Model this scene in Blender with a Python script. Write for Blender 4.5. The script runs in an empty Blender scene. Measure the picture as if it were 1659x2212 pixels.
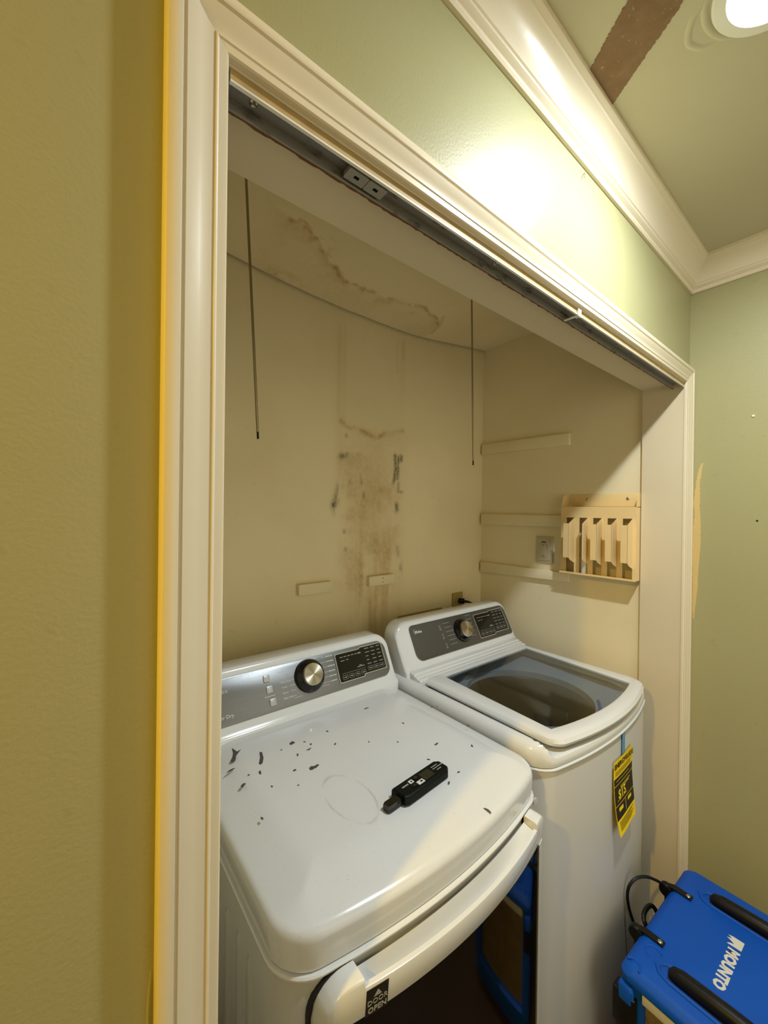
import bpy, bmesh, math, random
import numpy as np
from mathutils import Vector, Matrix
random.seed(7)
rng = np.random.default_rng(5)
SC = bpy.context.scene
COL = SC.collection
PI = math.pi

# ------------------------------------------------------------------ camera, world, exposure
def setup_camera():
    yaw, pitch, roll = [math.radians(v) for v in (38.885, -0.160, 0.710)]
    fw = Vector((math.sin(yaw) * math.cos(pitch), math.cos(yaw) * math.cos(pitch), math.sin(pitch)))
    r = Vector((math.cos(yaw), -math.sin(yaw), 0)); u = r.cross(fw)
    r2 = r * math.cos(roll) + u * math.sin(roll); u2 = -r * math.sin(roll) + u * math.cos(roll)
    cam = bpy.data.cameras.new('camera'); o = bpy.data.objects.new('camera', cam); COL.objects.link(o)
    m = Matrix((r2, u2, -fw)).transposed().to_4x4(); m.translation = Vector((0, -0.43, 1.58))
    o.matrix_world = m
    cam.sensor_fit = 'HORIZONTAL'; cam.sensor_width = 36.0
    cam.lens = 36.0 * 860.0 / 1659.0
    cam.clip_start = 0.01
    SC.camera = o
setup_camera()
world = bpy.data.worlds.new('world'); SC.world = world; world.use_nodes = True
bg = world.node_tree.nodes['Background']
bg.inputs['Color'].default_value = (1, 0.90, 0.66, 1); bg.inputs['Strength'].default_value = 1.2
SC.view_settings.view_transform = 'Standard'; SC.view_settings.look = 'None'
SC.view_settings.gamma = 1.0; SC.view_settings.use_curve_mapping = False
SC.view_settings.exposure = 0.14
KEY_POWER, KEY_COL = 15.0, (0.91, 0.98, 1.0)
HALL_POWER, HALL_COL = 34.0, (1.0, 0.62, 0.06)

# ------------------------------------------------------------------ materials
def lin(c):
    return tuple(((v / 255.0) / 12.92 if v / 255.0 <= 0.04045 else ((v / 255.0 + 0.055) / 1.055) ** 2.4) for v in c)
class NT:
    def __init__(s, name):
        s.m = bpy.data.materials.new(name); s.m.use_nodes = True
        s.t = s.m.node_tree; s.n = s.t.nodes; s.l = s.t.links
        s.b = s.n['Principled BSDF']; s.out = s.n['Material Output']
    def new(s, typ, **kw):
        nd = s.n.new(typ)
        for k, v in kw.items(): setattr(nd, k, v)
        return nd
    def link(s, a, b): s.l.new(a, b)
    def coord(s, kind='Object', scale=None):
        c = s.new('ShaderNodeTexCoord')
        if scale is None: return c.outputs[kind]
        m = s.new('ShaderNodeMapping'); m.inputs['Scale'].default_value = scale
        s.link(c.outputs[kind], m.inputs['Vector']); return m.outputs['Vector']
    def noise(s, scale, detail=3, rough=0.5, vec=None):
        n = s.new('ShaderNodeTexNoise'); n.inputs['Scale'].default_value = scale
        n.inputs['Detail'].default_value = detail; n.inputs['Roughness'].default_value = rough
        s.link(vec if vec is not None else s.coord(), n.inputs['Vector']); return n.outputs['Fac']
    def ramp(s, fac, a, b, ca=(0, 0, 0, 1), cb=(1, 1, 1, 1)):
        r = s.new('ShaderNodeValToRGB'); r.color_ramp.elements[0].position = a; r.color_ramp.elements[1].position = b
        r.color_ramp.elements[0].color = ca; r.color_ramp.elements[1].color = cb
        s.link(fac, r.inputs['Fac']); return r.outputs['Color']
    def mix(s, fac, a, b):
        m = s.new('ShaderNodeMix', data_type='RGBA')
        for sock, v in ((m.inputs[0], fac), (m.inputs[6], a), (m.inputs[7], b)):
            if isinstance(v, (int, float)): sock.default_value = v
            elif isinstance(v, tuple): sock.default_value = (v + (1,))[:4]
            else: s.link(v, sock)
        return m.outputs[2]
    def math(s, op, a, b=None, clamp=False):
        m = s.new('ShaderNodeMath', operation=op); m.use_clamp = clamp
        for i, v in enumerate((a, b)):
            if v is None: continue
            if isinstance(v, (int, float)): m.inputs[i].default_value = v
            else: s.link(v, m.inputs[i])
        return m.outputs[0]
    def bump(s, h, strength, dist=0.001):
        b = s.new('ShaderNodeBump'); b.inputs['Strength'].default_value = strength; b.inputs['Distance'].default_value = dist
        s.link(h, b.inputs['Height']); s.link(b.outputs['Normal'], s.b.inputs['Normal'])
    def set(s, **kw):
        for k, v in kw.items():
            key = k.replace('_', ' ')
            if isinstance(v, tuple): v = (v + (1,))[:4]
            s.b.inputs[key].default_value = v
        return s
def simple(name, rgb, rough=0.5, metal=0.0, var=0.06, vscale=20, bump=0.0, bscale=200, spec=0.5, coat=0.0):
    t = NT(name); c = lin(rgb)
    dark = tuple(v * (1 - var) for v in c); lite = tuple(min(1, v * (1 + var)) for v in c)
    f = t.noise(vscale)
    t.link(t.mix(f, dark, lite), t.b.inputs['Base Color'])
    t.set(Roughness=rough, Metallic=metal)
    t.b.inputs['Specular IOR Level'].default_value = spec
    t.b.inputs['Coat Weight'].default_value = coat
    if bump: t.bump(t.noise(bscale, 2), bump)
    return t.m
def paint(name, rgb, rough, bump, bscale, blotch=None, stains=False):
    t = NT(name); c = lin(rgb)
    big = t.noise(1.6, 4)
    fine = t.noise(45, 4)
    col = t.mix(big, tuple(v * 0.95 for v in c), tuple(min(1, v * 1.05) for v in c))
    col = t.mix(t.ramp(fine, 0.66, 0.8), col, tuple(v * 0.9 for v in c))
    if blotch: col = t.mix(t.math('MULTIPLY', t.ramp(t.noise(2.2, 5), 0.45, 0.75), 0.35), col, lin(blotch))
    if stains:
        a = t.new('ShaderNodeAttribute', attribute_name='stain')
        sep = t.new('ShaderNodeSeparateColor'); t.link(a.outputs['Color'], sep.inputs['Color'])
        n = t.ramp(t.noise(60, 5, 0.65), 0.3, 0.7)
        br = t.math('MULTIPLY', sep.outputs[0], t.math('ADD', t.math('MULTIPLY', n, 0.5), 0.6), True)
        col = t.mix(br, col, lin((178, 142, 70)))
        n2 = t.ramp(t.noise(140, 4, 0.7), 0.35, 0.6)
        mo = t.math('MULTIPLY', sep.outputs[1], t.math('ADD', t.math('MULTIPLY', n2, 0.7), 0.4), True)
        col = t.mix(mo, col, lin((84, 80, 50)))
        col = t.mix(sep.outputs[2], col, lin((228, 220, 190)))
    t.link(col, t.b.inputs['Base Color']); t.set(Roughness=rough); t.b.inputs['Specular IOR Level'].default_value = 0.35
    h = t.math('ADD', t.noise(bscale, 3), t.math('MULTIPLY', t.noise(9, 2), 1.2))
    t.bump(h, bump, 0.002)
    return t.m
M = {}
M['sage'] = paint('sage wall paint', (164, 161, 120), 0.42, 0.16, 230)
M['closet'] = paint('closet cream paint', (238, 226, 190), 0.6, 0.10, 160, blotch=(205, 188, 140), stains=True)
M['closet_plain'] = paint('closet cream paint plain', (236, 225, 192), 0.55, 0.10, 160, blotch=(208, 194, 150))
M['ceiling'] = paint('ceiling paint', (196, 190, 164), 0.7, 0.16, 120, blotch=(182, 172, 138))
M['trim'] = simple('trim gloss paint', (226, 216, 192), 0.30, var=0.03, vscale=6, bump=0.12, bscale=60)
M['jamb'] = simple('jamb paint', (214, 203, 176), 0.42, var=0.04, vscale=5, bump=0.1, bscale=80)
M['white_app'] = simple('appliance white enamel', (217, 220, 222), 0.16, var=0.012, vscale=4, coat=0.4)
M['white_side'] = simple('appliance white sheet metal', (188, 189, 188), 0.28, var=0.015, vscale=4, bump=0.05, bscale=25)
M['white_plastic'] = simple('white plastic', (234, 234, 228), 0.35, var=0.02)
M['chrome'] = simple('chrome', (200, 203, 206), 0.28, 0.8, var=0.02)
M['button_grey'] = simple('silver grey button', (176, 178, 180), 0.4, 0.3, var=0.03)
M['black_gloss'] = simple('black gloss plastic', (10, 10, 11), 0.10, var=0.1)
M['black_rubber'] = simple('black rubber', (10, 11, 12), 0.42, var=0.15, bump=0.1, spec=0.35)
M['dark_gap'] = simple('dark gasket', (20, 19, 17), 0.7, var=0.1)
M['screw'] = simple('screw steel', (190, 186, 176), 0.25, 1.0, var=0.05)
M['flake'] = simple('grey flake', (74, 70, 70), 0.85, var=0.2, vscale=120)
M['dust'] = simple('pale crumb', (235, 235, 232), 0.7)
M['print_white'] = simple('printed white', (215, 216, 214), 0.5, var=0.02)
M['print_grey'] = simple('printed grey', (160, 160, 160), 0.5, var=0.02)
M['print_black'] = simple('printed black', (18, 16, 10), 0.5, var=0.05)
M['organizer'] = simple('cream enamelled metal', (232, 206, 152), 0.4, var=0.05, vscale=14, bump=0.08, bscale=90)
M['plate_olive'] = simple('aged plate plastic', (166, 146, 78), 0.5, var=0.05)
M['plate_grey'] = simple('grey switch plastic', (196, 188, 166), 0.4, var=0.04)
M['label_yellow'] = simple('yellow paper', (240, 208, 10), 0.55, var=0.04)
M['tape_blue'] = simple('blue tape', (92, 150, 196), 0.5, var=0.08)
M['blue_shell'] = simple('blue rotomolded plastic', (4, 80, 188), 0.5, var=0.05, vscale=10, bump=0.15, bscale=260, spec=0.28)
M['filter'] = simple('dusty filter mat', (120, 104, 74), 0.95, var=0.35, vscale=40, bump=0.6, bscale=300)
M['meter_green'] = simple('dark green plastic', (3, 12, 8), 0.5, var=0.1, spec=0.18)
M['lcd'] = simple('lcd', (34, 34, 26), 0.2, var=0.05)
M['wire'] = simple('rod steel', (170, 160, 130), 0.4, 0.8, var=0.1)
M['rust'] = simple('rust crust', (108, 72, 36), 0.9, var=0.4, vscale=120, bump=0.5, bscale=400)
M['reddish'] = simple('red valve plastic', (130, 56, 30), 0.5)
M['scar'] = simple('bare plaster scar', (206, 180, 118), 0.8, var=0.05, vscale=60)

def brushed(name, rgb, rough, metal):
    t = NT(name); c = lin(rgb)
    f = t.noise(30, 4, 0.6, t.coord('Object', (1.0, 8, 8)))
    t.link(t.mix(f, tuple(v * 0.88 for v in c), tuple(v * 1.1 for v in c)), t.b.inputs['Base Color'])
    sp = t.noise(900, 1); t.link(t.math('ADD', t.math('MULTIPLY', sp, 0.2), rough - 0.1), t.b.inputs['Roughness'])
    t.set(Metallic=metal); return t.m
M['panel_dryer'] = brushed('dryer console graphite', (128, 131, 135), 0.38, 0.75)
M['panel_washer'] = brushed('washer console graphite', (92, 92, 90), 0.30, 0.55)
def track_metal():
    t = NT('track galvanised steel'); c = lin((150, 150, 148))
    n = t.noise(14, 5, 0.65, t.coord('Object', (1, 3, 3)))
    col = t.mix(t.ramp(n, 0.56, 0.7), c, lin((52, 48, 42)))
    t.link(col, t.b.inputs['Base Color']); t.set(Roughness=0.45, Metallic=0.2); return t.m
M['track'] = track_metal()
M['track_shaded_paint'] = simple('track side, grubby cream paint', (176, 150, 98), 0.6, var=0.25, vscale=40)  # dirty cream paint, browned further to carry the casing's shade
M['track_lip_lit'] = simple('track lip white as lit edge', (232, 232, 228), 0.3, var=0.05)  # white puts the lamplight along the lip into its colour
def dial_cap():
    t = NT('spun dial metal')
    c = t.coord('Object'); sp = t.new('ShaderNodeSeparateXYZ'); t.link(c, sp.inputs[0])
    a = t.math('ARCTAN2', sp.outputs[1], sp.outputs[0])
    w = t.math('SINE', t.math('MULTIPLY', a, 2.0))
    w2 = t.math('SINE', t.math('ADD', t.math('MULTIPLY', a, 5.0), 1.2))
    f = t.math('ADD', t.math('MULTIPLY', w, 0.3), t.math('ADD', t.math('MULTIPLY', w2, 0.15), 0.5), True)
    t.set(Metallic=1.0, Roughness=0.3)
    t.link(t.mix(f, lin((150, 146, 134)), lin((226, 222, 208))), t.b.inputs['Base Color'])
    t.b.inputs['Anisotropic'].default_value = 0.8
    tg = t.new('ShaderNodeTangent', direction_type='RADIAL', axis='Z'); t.link(tg.outputs[0], t.b.inputs['Tangent'])
    return t.m
M['dial_cap'] = dial_cap()
def lid_glass():
    t = NT('smoked lid glass')
    tr = t.new('ShaderNodeBsdfTransparent'); tr.inputs['Color'].default_value = (0.78, 0.82, 0.86, 1)
    gl = t.new('ShaderNodeBsdfGlossy'); gl.inputs['Roughness'].default_value = 0.03
    fr = t.new('ShaderNodeFresnel'); ge = t.new('ShaderNodeNewGeometry')
    t.link(t.math('SUBTRACT', 1.5, t.math('MULTIPLY', ge.outputs['Backfacing'], 1.5 - 1 / 1.5)), fr.inputs['IOR'])
    mx = t.new('ShaderNodeMixShader'); t.link(fr.outputs[0], mx.inputs[0]); t.link(tr.outputs[0], mx.inputs[1]); t.link(gl.outputs[0], mx.inputs[2])
    t.link(mx.outputs[0], t.out.inputs['Surface']); return t.m
M['lid_glass'] = lid_glass()
M['door_glass'] = simple('black door glass', (4, 4, 5), 0.06, var=0.1)
M['drum'] = simple('wash drum steel', (66, 62, 56), 0.4, 0.4, var=0.12, vscale=8)
M['inner_deck'] = simple('inner deck grey plastic', (176, 184, 192), 0.4, var=0.03)
M['inner_blue'] = simple('blue inner seal', (40, 92, 170), 0.5)
def dryer_top():
    t = NT('dryer top enamel, stained')
    c = t.coord('Object'); mp = t.new('ShaderNodeMapping'); t.link(c, mp.inputs['Vector'])
    # a dried ring of dirt, about 9 cm across, left on the enamel
    mp.inputs['Location'].default_value = (0.114, 0.178, 0); sx = 1 / 0.043; sy = 1 / 0.078
    sp = t.new('ShaderNodeSeparateXYZ'); t.link(mp.outputs[0], sp.inputs[0])
    xr = t.math('MULTIPLY', sp.outputs[0], sx); yr = t.math('MULTIPLY', sp.outputs[1], sy)
    r = t.math('SQRT', t.math('ADD', t.math('MULTIPLY', xr, xr), t.math('MULTIPLY', yr, yr)))
    r = t.math('ADD', r, t.math('MULTIPLY', t.noise(30, 3), 0.16))
    d = t.math('ABSOLUTE', t.math('SUBTRACT', r, 1.08))
    ring = t.math('SUBTRACT', 1.0, t.math('DIVIDE', d, 0.07), True)
    ring = t.math('MULTIPLY', ring, t.ramp(t.noise(13, 3), 0.42, 0.62))
    smear = t.math('MULTIPLY', t.ramp(t.noise(7, 5), 0.55, 0.8), 0.16)
    col = t.mix(t.math('MULTIPLY', ring, 0.42), lin((213, 216, 219)), lin((150, 135, 96)))
    col = t.mix(smear, col, lin((205, 202, 194)))
    spk = t.ramp(t.noise(420, 1, 0.4), 0.745, 0.77)
    col = t.mix(t.math('MULTIPLY', spk, 0.5), col, lin((120, 118, 114)))
    t.link(col, t.b.inputs['Base Color'])
    t.link(t.math('ADD', t.math('MULTIPLY', t.noise(20, 4), 0.14), 0.13), t.b.inputs['Roughness'])
    t.b.inputs['Coat Weight'].default_value = 0.3
    return t.m
M['dryer_top'] = dryer_top()
def kraft():
    t = NT('torn kraft paper'); n = t.noise(24, 5, 0.65)
    col = t.mix(n, lin((114, 88, 62)), lin((150, 122, 92)))
    col = t.mix(t.ramp(t.noise(130, 3), 0.66, 0.75), col, lin((186, 156, 118)))
    t.link(col, t.b.inputs['Base Color']); t.set(Roughness=0.95); t.bump(t.noise(90, 4), 0.5, 0.002); return t.m
M['kraft'] = kraft()
def emit(name, col, s):
    t = NT(name); f = t.noise(5); t.link(t.mix(f, col, tuple(v * 0.97 for v in col)), t.b.inputs['Emission Color'])
    t.set(Base_Color=(0.9, 0.9, 0.9)); t.b.inputs['Emission Strength'].default_value = s; return t.m
M['lens_key'] = emit('lamp lens daylight', (1.0, 0.98, 0.95), 9.0)
M['lens_hall'] = emit('lamp lens warm', (1.0, 0.70, 0.32), 6.0)
def wood():
    t = NT('wood floor'); v = t.coord('Object', (1, 12, 1))
    w = t.noise(6, 6, 0.6, v); t.link(t.mix(w, lin((52, 36, 24)), lin((84, 60, 40))), t.b.inputs['Base Color']); t.set(Roughness=0.4); return t.m
M['wood'] = wood()

# ------------------------------------------------------------------ mesh helpers
class MB:
    def __init__(s): s.v = []; s.f = []
    def add(s, vs, fs):
        b = len(s.v); s.v += [tuple(v) for v in vs]; s.f += [tuple(i + b for i in f) for f in fs]; return s
    def box(s, a, b):
        x0, y0, z0 = a; x1, y1, z1 = b
        return s.add([(x0, y0, z0), (x1, y0, z0), (x1, y1, z0), (x0, y1, z0), (x0, y0, z1), (x1, y0, z1), (x1, y1, z1), (x0, y1, z1)],
                     [(0, 3, 2, 1), (4, 5, 6, 7), (0, 1, 5, 4), (1, 2, 6, 5), (2, 3, 7, 6), (3, 0, 4, 7)])
    def loft(s, rings, closed=True, cap0=True, cap1=True):
        n = len(rings[0]); b = len(s.v)
        for r in rings: s.v += [tuple(p) for p in r]
        for k in range(len(rings) - 1):
            for i in range(n if closed else n - 1):
                j = (i + 1) % n
                s.f.append((b + k * n + i, b + k * n + j, b + (k + 1) * n + j, b + (k + 1) * n + i))
        if cap0: s.f.append(tuple(b + i for i in reversed(range(n))))
        if cap1: s.f.append(tuple(b + (len(rings) - 1) * n + i for i in range(n)))
        return s
    def prism(s, poly, mp, h0, h1):
        """poly: list of 2D points; mp(u,v,h)->3D"""
        return s.loft([[mp(u, v, h0) for u, v in poly], [mp(u, v, h1) for u, v in poly]])
    def tube(s, path, r, n=8, cap=True):
        path = [Vector(p) for p in path]; rings = []
        t0 = (path[1] - path[0]).normalized()
        a = t0.orthogonal().normalized()
        for i, p in enumerate(path):
            t = (path[min(i + 1, len(path) - 1)] - path[max(i - 1, 0)]).normalized()
            a = (a - t * a.dot(t)).normalized(); c = t.cross(a)
            rr = r[i] if isinstance(r, (list, tuple)) else r
            rings.append([p + (a * math.cos(2 * PI * k / n) + c * math.sin(2 * PI * k / n)) * rr for k in range(n)])
        return s.loft(rings, True, cap, cap)
    def lathe(s, prof, origin=(0, 0, 0), ax=(0, 0, 1), n=32, cap0=True, cap1=True):
        ax = Vector(ax).normalized(); a = ax.orthogonal().normalized(); c = ax.cross(a); o = Vector(origin)
        rings = [[o + ax * h + (a * math.cos(2 * PI * k / n) + c * math.sin(2 * PI * k / n)) * r for k in range(n)] for r, h in prof]
        return s.loft(rings, True, cap0, cap1)
    def grid(s, f, nu, nv):
        b = len(s.v)
        for i in range(nu + 1):
            for j in range(nv + 1): s.v.append(tuple(f(i / nu, j / nv)))
        for i in range(nu):
            for j in range(nv):
                q = b + i * (nv + 1) + j
                s.f.append((q, q + nv + 1, q + nv + 2, q + 1))
        return s
    def build(s, name, m, parent=None, smooth=False, bevel=0.0, seg=2, angle=40, kind=None, label=None, fix=True):
        me = bpy.data.meshes.new(name); me.from_pydata(s.v, [], s.f)
        if fix:
            bm = bmesh.new(); bm.from_mesh(me)
            bmesh.ops.recalc_face_normals(bm, faces=bm.faces)
            if bevel:
                bmesh.ops.remove_doubles(bm, verts=bm.verts, dist=1e-6)
                es = [e for e in bm.edges if len(e.link_faces) == 2 and e.calc_face_angle(0) > math.radians(35)]
                bmesh.ops.bevel(bm, geom=es, offset=bevel, segments=seg, profile=0.5, affect='EDGES', clamp_overlap=True)
            bm.to_mesh(me); bm.free()
        if smooth or bevel:
            me.polygons.foreach_set('use_smooth', [True] * len(me.polygons))
            me.set_sharp_from_angle(angle=math.radians(angle))
        me.materials.append(m if not isinstance(m, str) else M[m])
        o = bpy.data.objects.new(name, me); COL.objects.link(o)
        if parent is not None: o.parent = parent
        if kind: o['kind'] = kind
        if label: o['label'] = label
        return o
def tag(o, label, cat, group=None):
    o['label'] = label; o['category'] = cat
    if group: o['group'] = group
    return o
def thing(name, label, cat, loc=(0, 0, 0), rz=0.0, group=None):
    o = bpy.data.objects.new(name, None); COL.objects.link(o); o.empty_display_size = 0.05
    o.location = loc; o.rotation_euler = (0, 0, rz)
    return tag(o, label, cat, group)
def rebase(t, L):
    """move a thing's Empty to its base without moving its parts"""
    d = Vector(L) - t.location
    for c in t.children: c.location = c.location - d
    t.location = Vector(L)
def struct(name, mb, m, **kw): return mb.build(name, m, kind='structure', **kw)
def box(a, b): return MB().box(a, b)
def text_mesh(name, body, m, parent, size, mat, depth=0.0002, align='LEFT', shear=0.0, bold=0.0):
    cu = bpy.data.curves.new(name, 'FONT'); cu.body = body; cu.size = size; cu.extrude = depth
    cu.align_x = align; cu.align_y = 'CENTER'; cu.shear = shear; cu.offset = bold; cu.resolution_u = 2
    tmp = bpy.data.objects.new(name + '_curve', cu); COL.objects.link(tmp)
    dg = bpy.context.evaluated_depsgraph_get(); dg.update()
    me = bpy.data.meshes.new_from_object(tmp.evaluated_get(dg))
    bpy.data.objects.remove(tmp); bpy.data.curves.remove(cu)
    me.name = name; me.materials.clear(); me.materials.append(M[m])
    o = bpy.data.objects.new(name, me); COL.objects.link(o); o.parent = parent; o.matrix_local = mat
    return o
def rrect(x0, y0, x1, y1, r, n=6):
    rs = r if isinstance(r, (list, tuple)) else (r,) * 4      # bl, br, tr, tl
    out = []
    for (cx, cy, a0), rr in zip(((x0, y0, 180), (x1, y0, 270), (x1, y1, 0), (x0, y1, 90)), rs):
        ox = cx + (rr if cx == x0 else -rr); oy = cy + (rr if cy == y0 else -rr)
        for k in range(n + 1):
            a = math.radians(a0 + 90 * k / n); out.append((ox + rr * math.cos(a), oy + rr * math.sin(a)))
    return out
def outline(w, d, r, bow, inset=0.0, nc=8, ns=18, front_inset=None):
    """rounded rectangle, front (-y) edge bowed outward; constant vertex count"""
    fi = inset if front_inset is None else front_inset
    hx = w / 2 - inset; y0 = -d / 2 + fi; y1 = d / 2 - inset; rr = max(r - min(inset, fi), 0.006)
    pts = []
    for k in range(ns): pts.append((-hx + rr + (2 * hx - 2 * rr) * k / ns, y0))
    for k in range(nc): a = math.radians(270 + 90 * k / nc); pts.append((hx - rr + rr * math.cos(a), y0 + rr + rr * math.sin(a)))
    for k in range(ns): pts.append((hx, y0 + rr + (y1 - y0 - 2 * rr) * k / ns))
    for k in range(nc): a = math.radians(90 * k / nc); pts.append((hx - rr + rr * math.cos(a), y1 - rr + rr * math.sin(a)))
    for k in range(ns): pts.append((hx - rr - (2 * hx - 2 * rr) * k / ns, y1))
    for k in range(nc): a = math.radians(90 + 90 * k / nc); pts.append((-hx + rr + rr * math.cos(a), y1 - rr + rr * math.sin(a)))
    for k in range(ns): pts.append((-hx, y1 - rr - (y1 - y0 - 2 * rr) * k / ns))
    for k in range(nc): a = math.radians(180 + 90 * k / nc); pts.append((-hx + rr + rr * math.cos(a), y0 + rr + rr * math.sin(a)))
    out = []
    for x, y in pts:
        k = min(1, max(0, (d / 2 - y) / d)) ** 3
        out.append((x, y - bow * (1 - (2 * x / w) ** 2) * k))
    return out
def fract(x, y, oct=4, seed=0):
    """fractal value noise for arrays"""
    out = np.zeros_like(x); amp = 1.0; tot = 0
    for o in range(oct):
        f = 2.0 ** o; r = np.random.default_rng(seed * 31 + o).random((64, 64))
        xi = np.floor(x * f).astype(int); yi = np.floor(y * f).astype(int)
        u = x * f - xi; v = y * f - yi; u = u * u * (3 - 2 * u); v = v * v * (3 - 2 * v)
        g = lambda a, b: r[a % 64, b % 64]
        out += amp * ((g(xi, yi) * (1 - u) + g(xi + 1, yi) * u) * (1 - v) + (g(xi, yi + 1) * (1 - u) + g(xi + 1, yi + 1) * u) * v)
        tot += amp; amp *= 0.55
    return out / tot
def seg_dist(x, y, pts):
    d = np.full_like(x, 9.0)
    for (ax, ay), (bx, by) in zip(pts[:-1], pts[1:]):
        L2 = (bx - ax) ** 2 + (by - ay) ** 2 + 1e-12
        t = np.clip(((x - ax) * (bx - ax) + (y - ay) * (by - ay)) / L2, 0, 1)
        d = np.minimum(d, np.hypot(x - ax - t * (bx - ax), y - ay - t * (by - ay)))
    return d
def sstep(a, b, x):
    t = np.clip((x - a) / (b - a), 0, 1); return t * t * (3 - 2 * t)
def stain_attr(o, R, G, B):
    at = o.data.color_attributes.new('stain', 'FLOAT_COLOR', 'POINT')
    c = np.stack([np.clip(R, 0, 1), np.clip(G, 0, 1), np.clip(B, 0, 1), np.ones_like(R)], -1).astype(np.float32)
    at.data.foreach_set('color', c.ravel())

# ------------------------------------------------------------------ setting: room shell
XL, XR, XW = 0.129, 1.694, 1.752          # opening left/right, right wall
ZH, ZC = 2.039, 2.467                     # head of opening, ceiling
YJ = 0.130                                # thickness of the front wall
YB, XCL, XCR = 0.878, 0.105, 1.714        # closet back, left, right
RX0, RY0 = -2.5, -2.1                     # far ends of the hall
struct('floor', box((RX0, RY0, -0.05), (XW, 1.0, 0)), 'wood')
w = MB(); w.box((RX0, 0, 0), (XL - 0.02, YJ - 0.004, ZC)); w.box((XL - 0.02, 0, ZH + 0.022), (XR + 0.018, YJ - 0.004, ZC)); w.box((XR + 0.018, 0, 0), (XW, YJ - 0.004, ZC))
wall_front = struct('wall_front', w, 'sage')
wall_right = struct('wall_right', box((XW, RY0, 0), (XW + 0.1, 0.0, ZC)), 'sage')
struct('wall_left', box((RX0 - 0.1, RY0, 0), (RX0, 0.126, ZC)), 'sage')
struct('wall_back_blocker', box((RX0, -1.32, 0), (0.25, -1.22, ZC)), 'sage')  # unseen partition, added and sized to block ambient light
ceil = struct('ceiling', box((RX0, RY0, ZC), (XW + 0.1, 0.126, ZC + 0.08)), 'ceiling')
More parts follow.
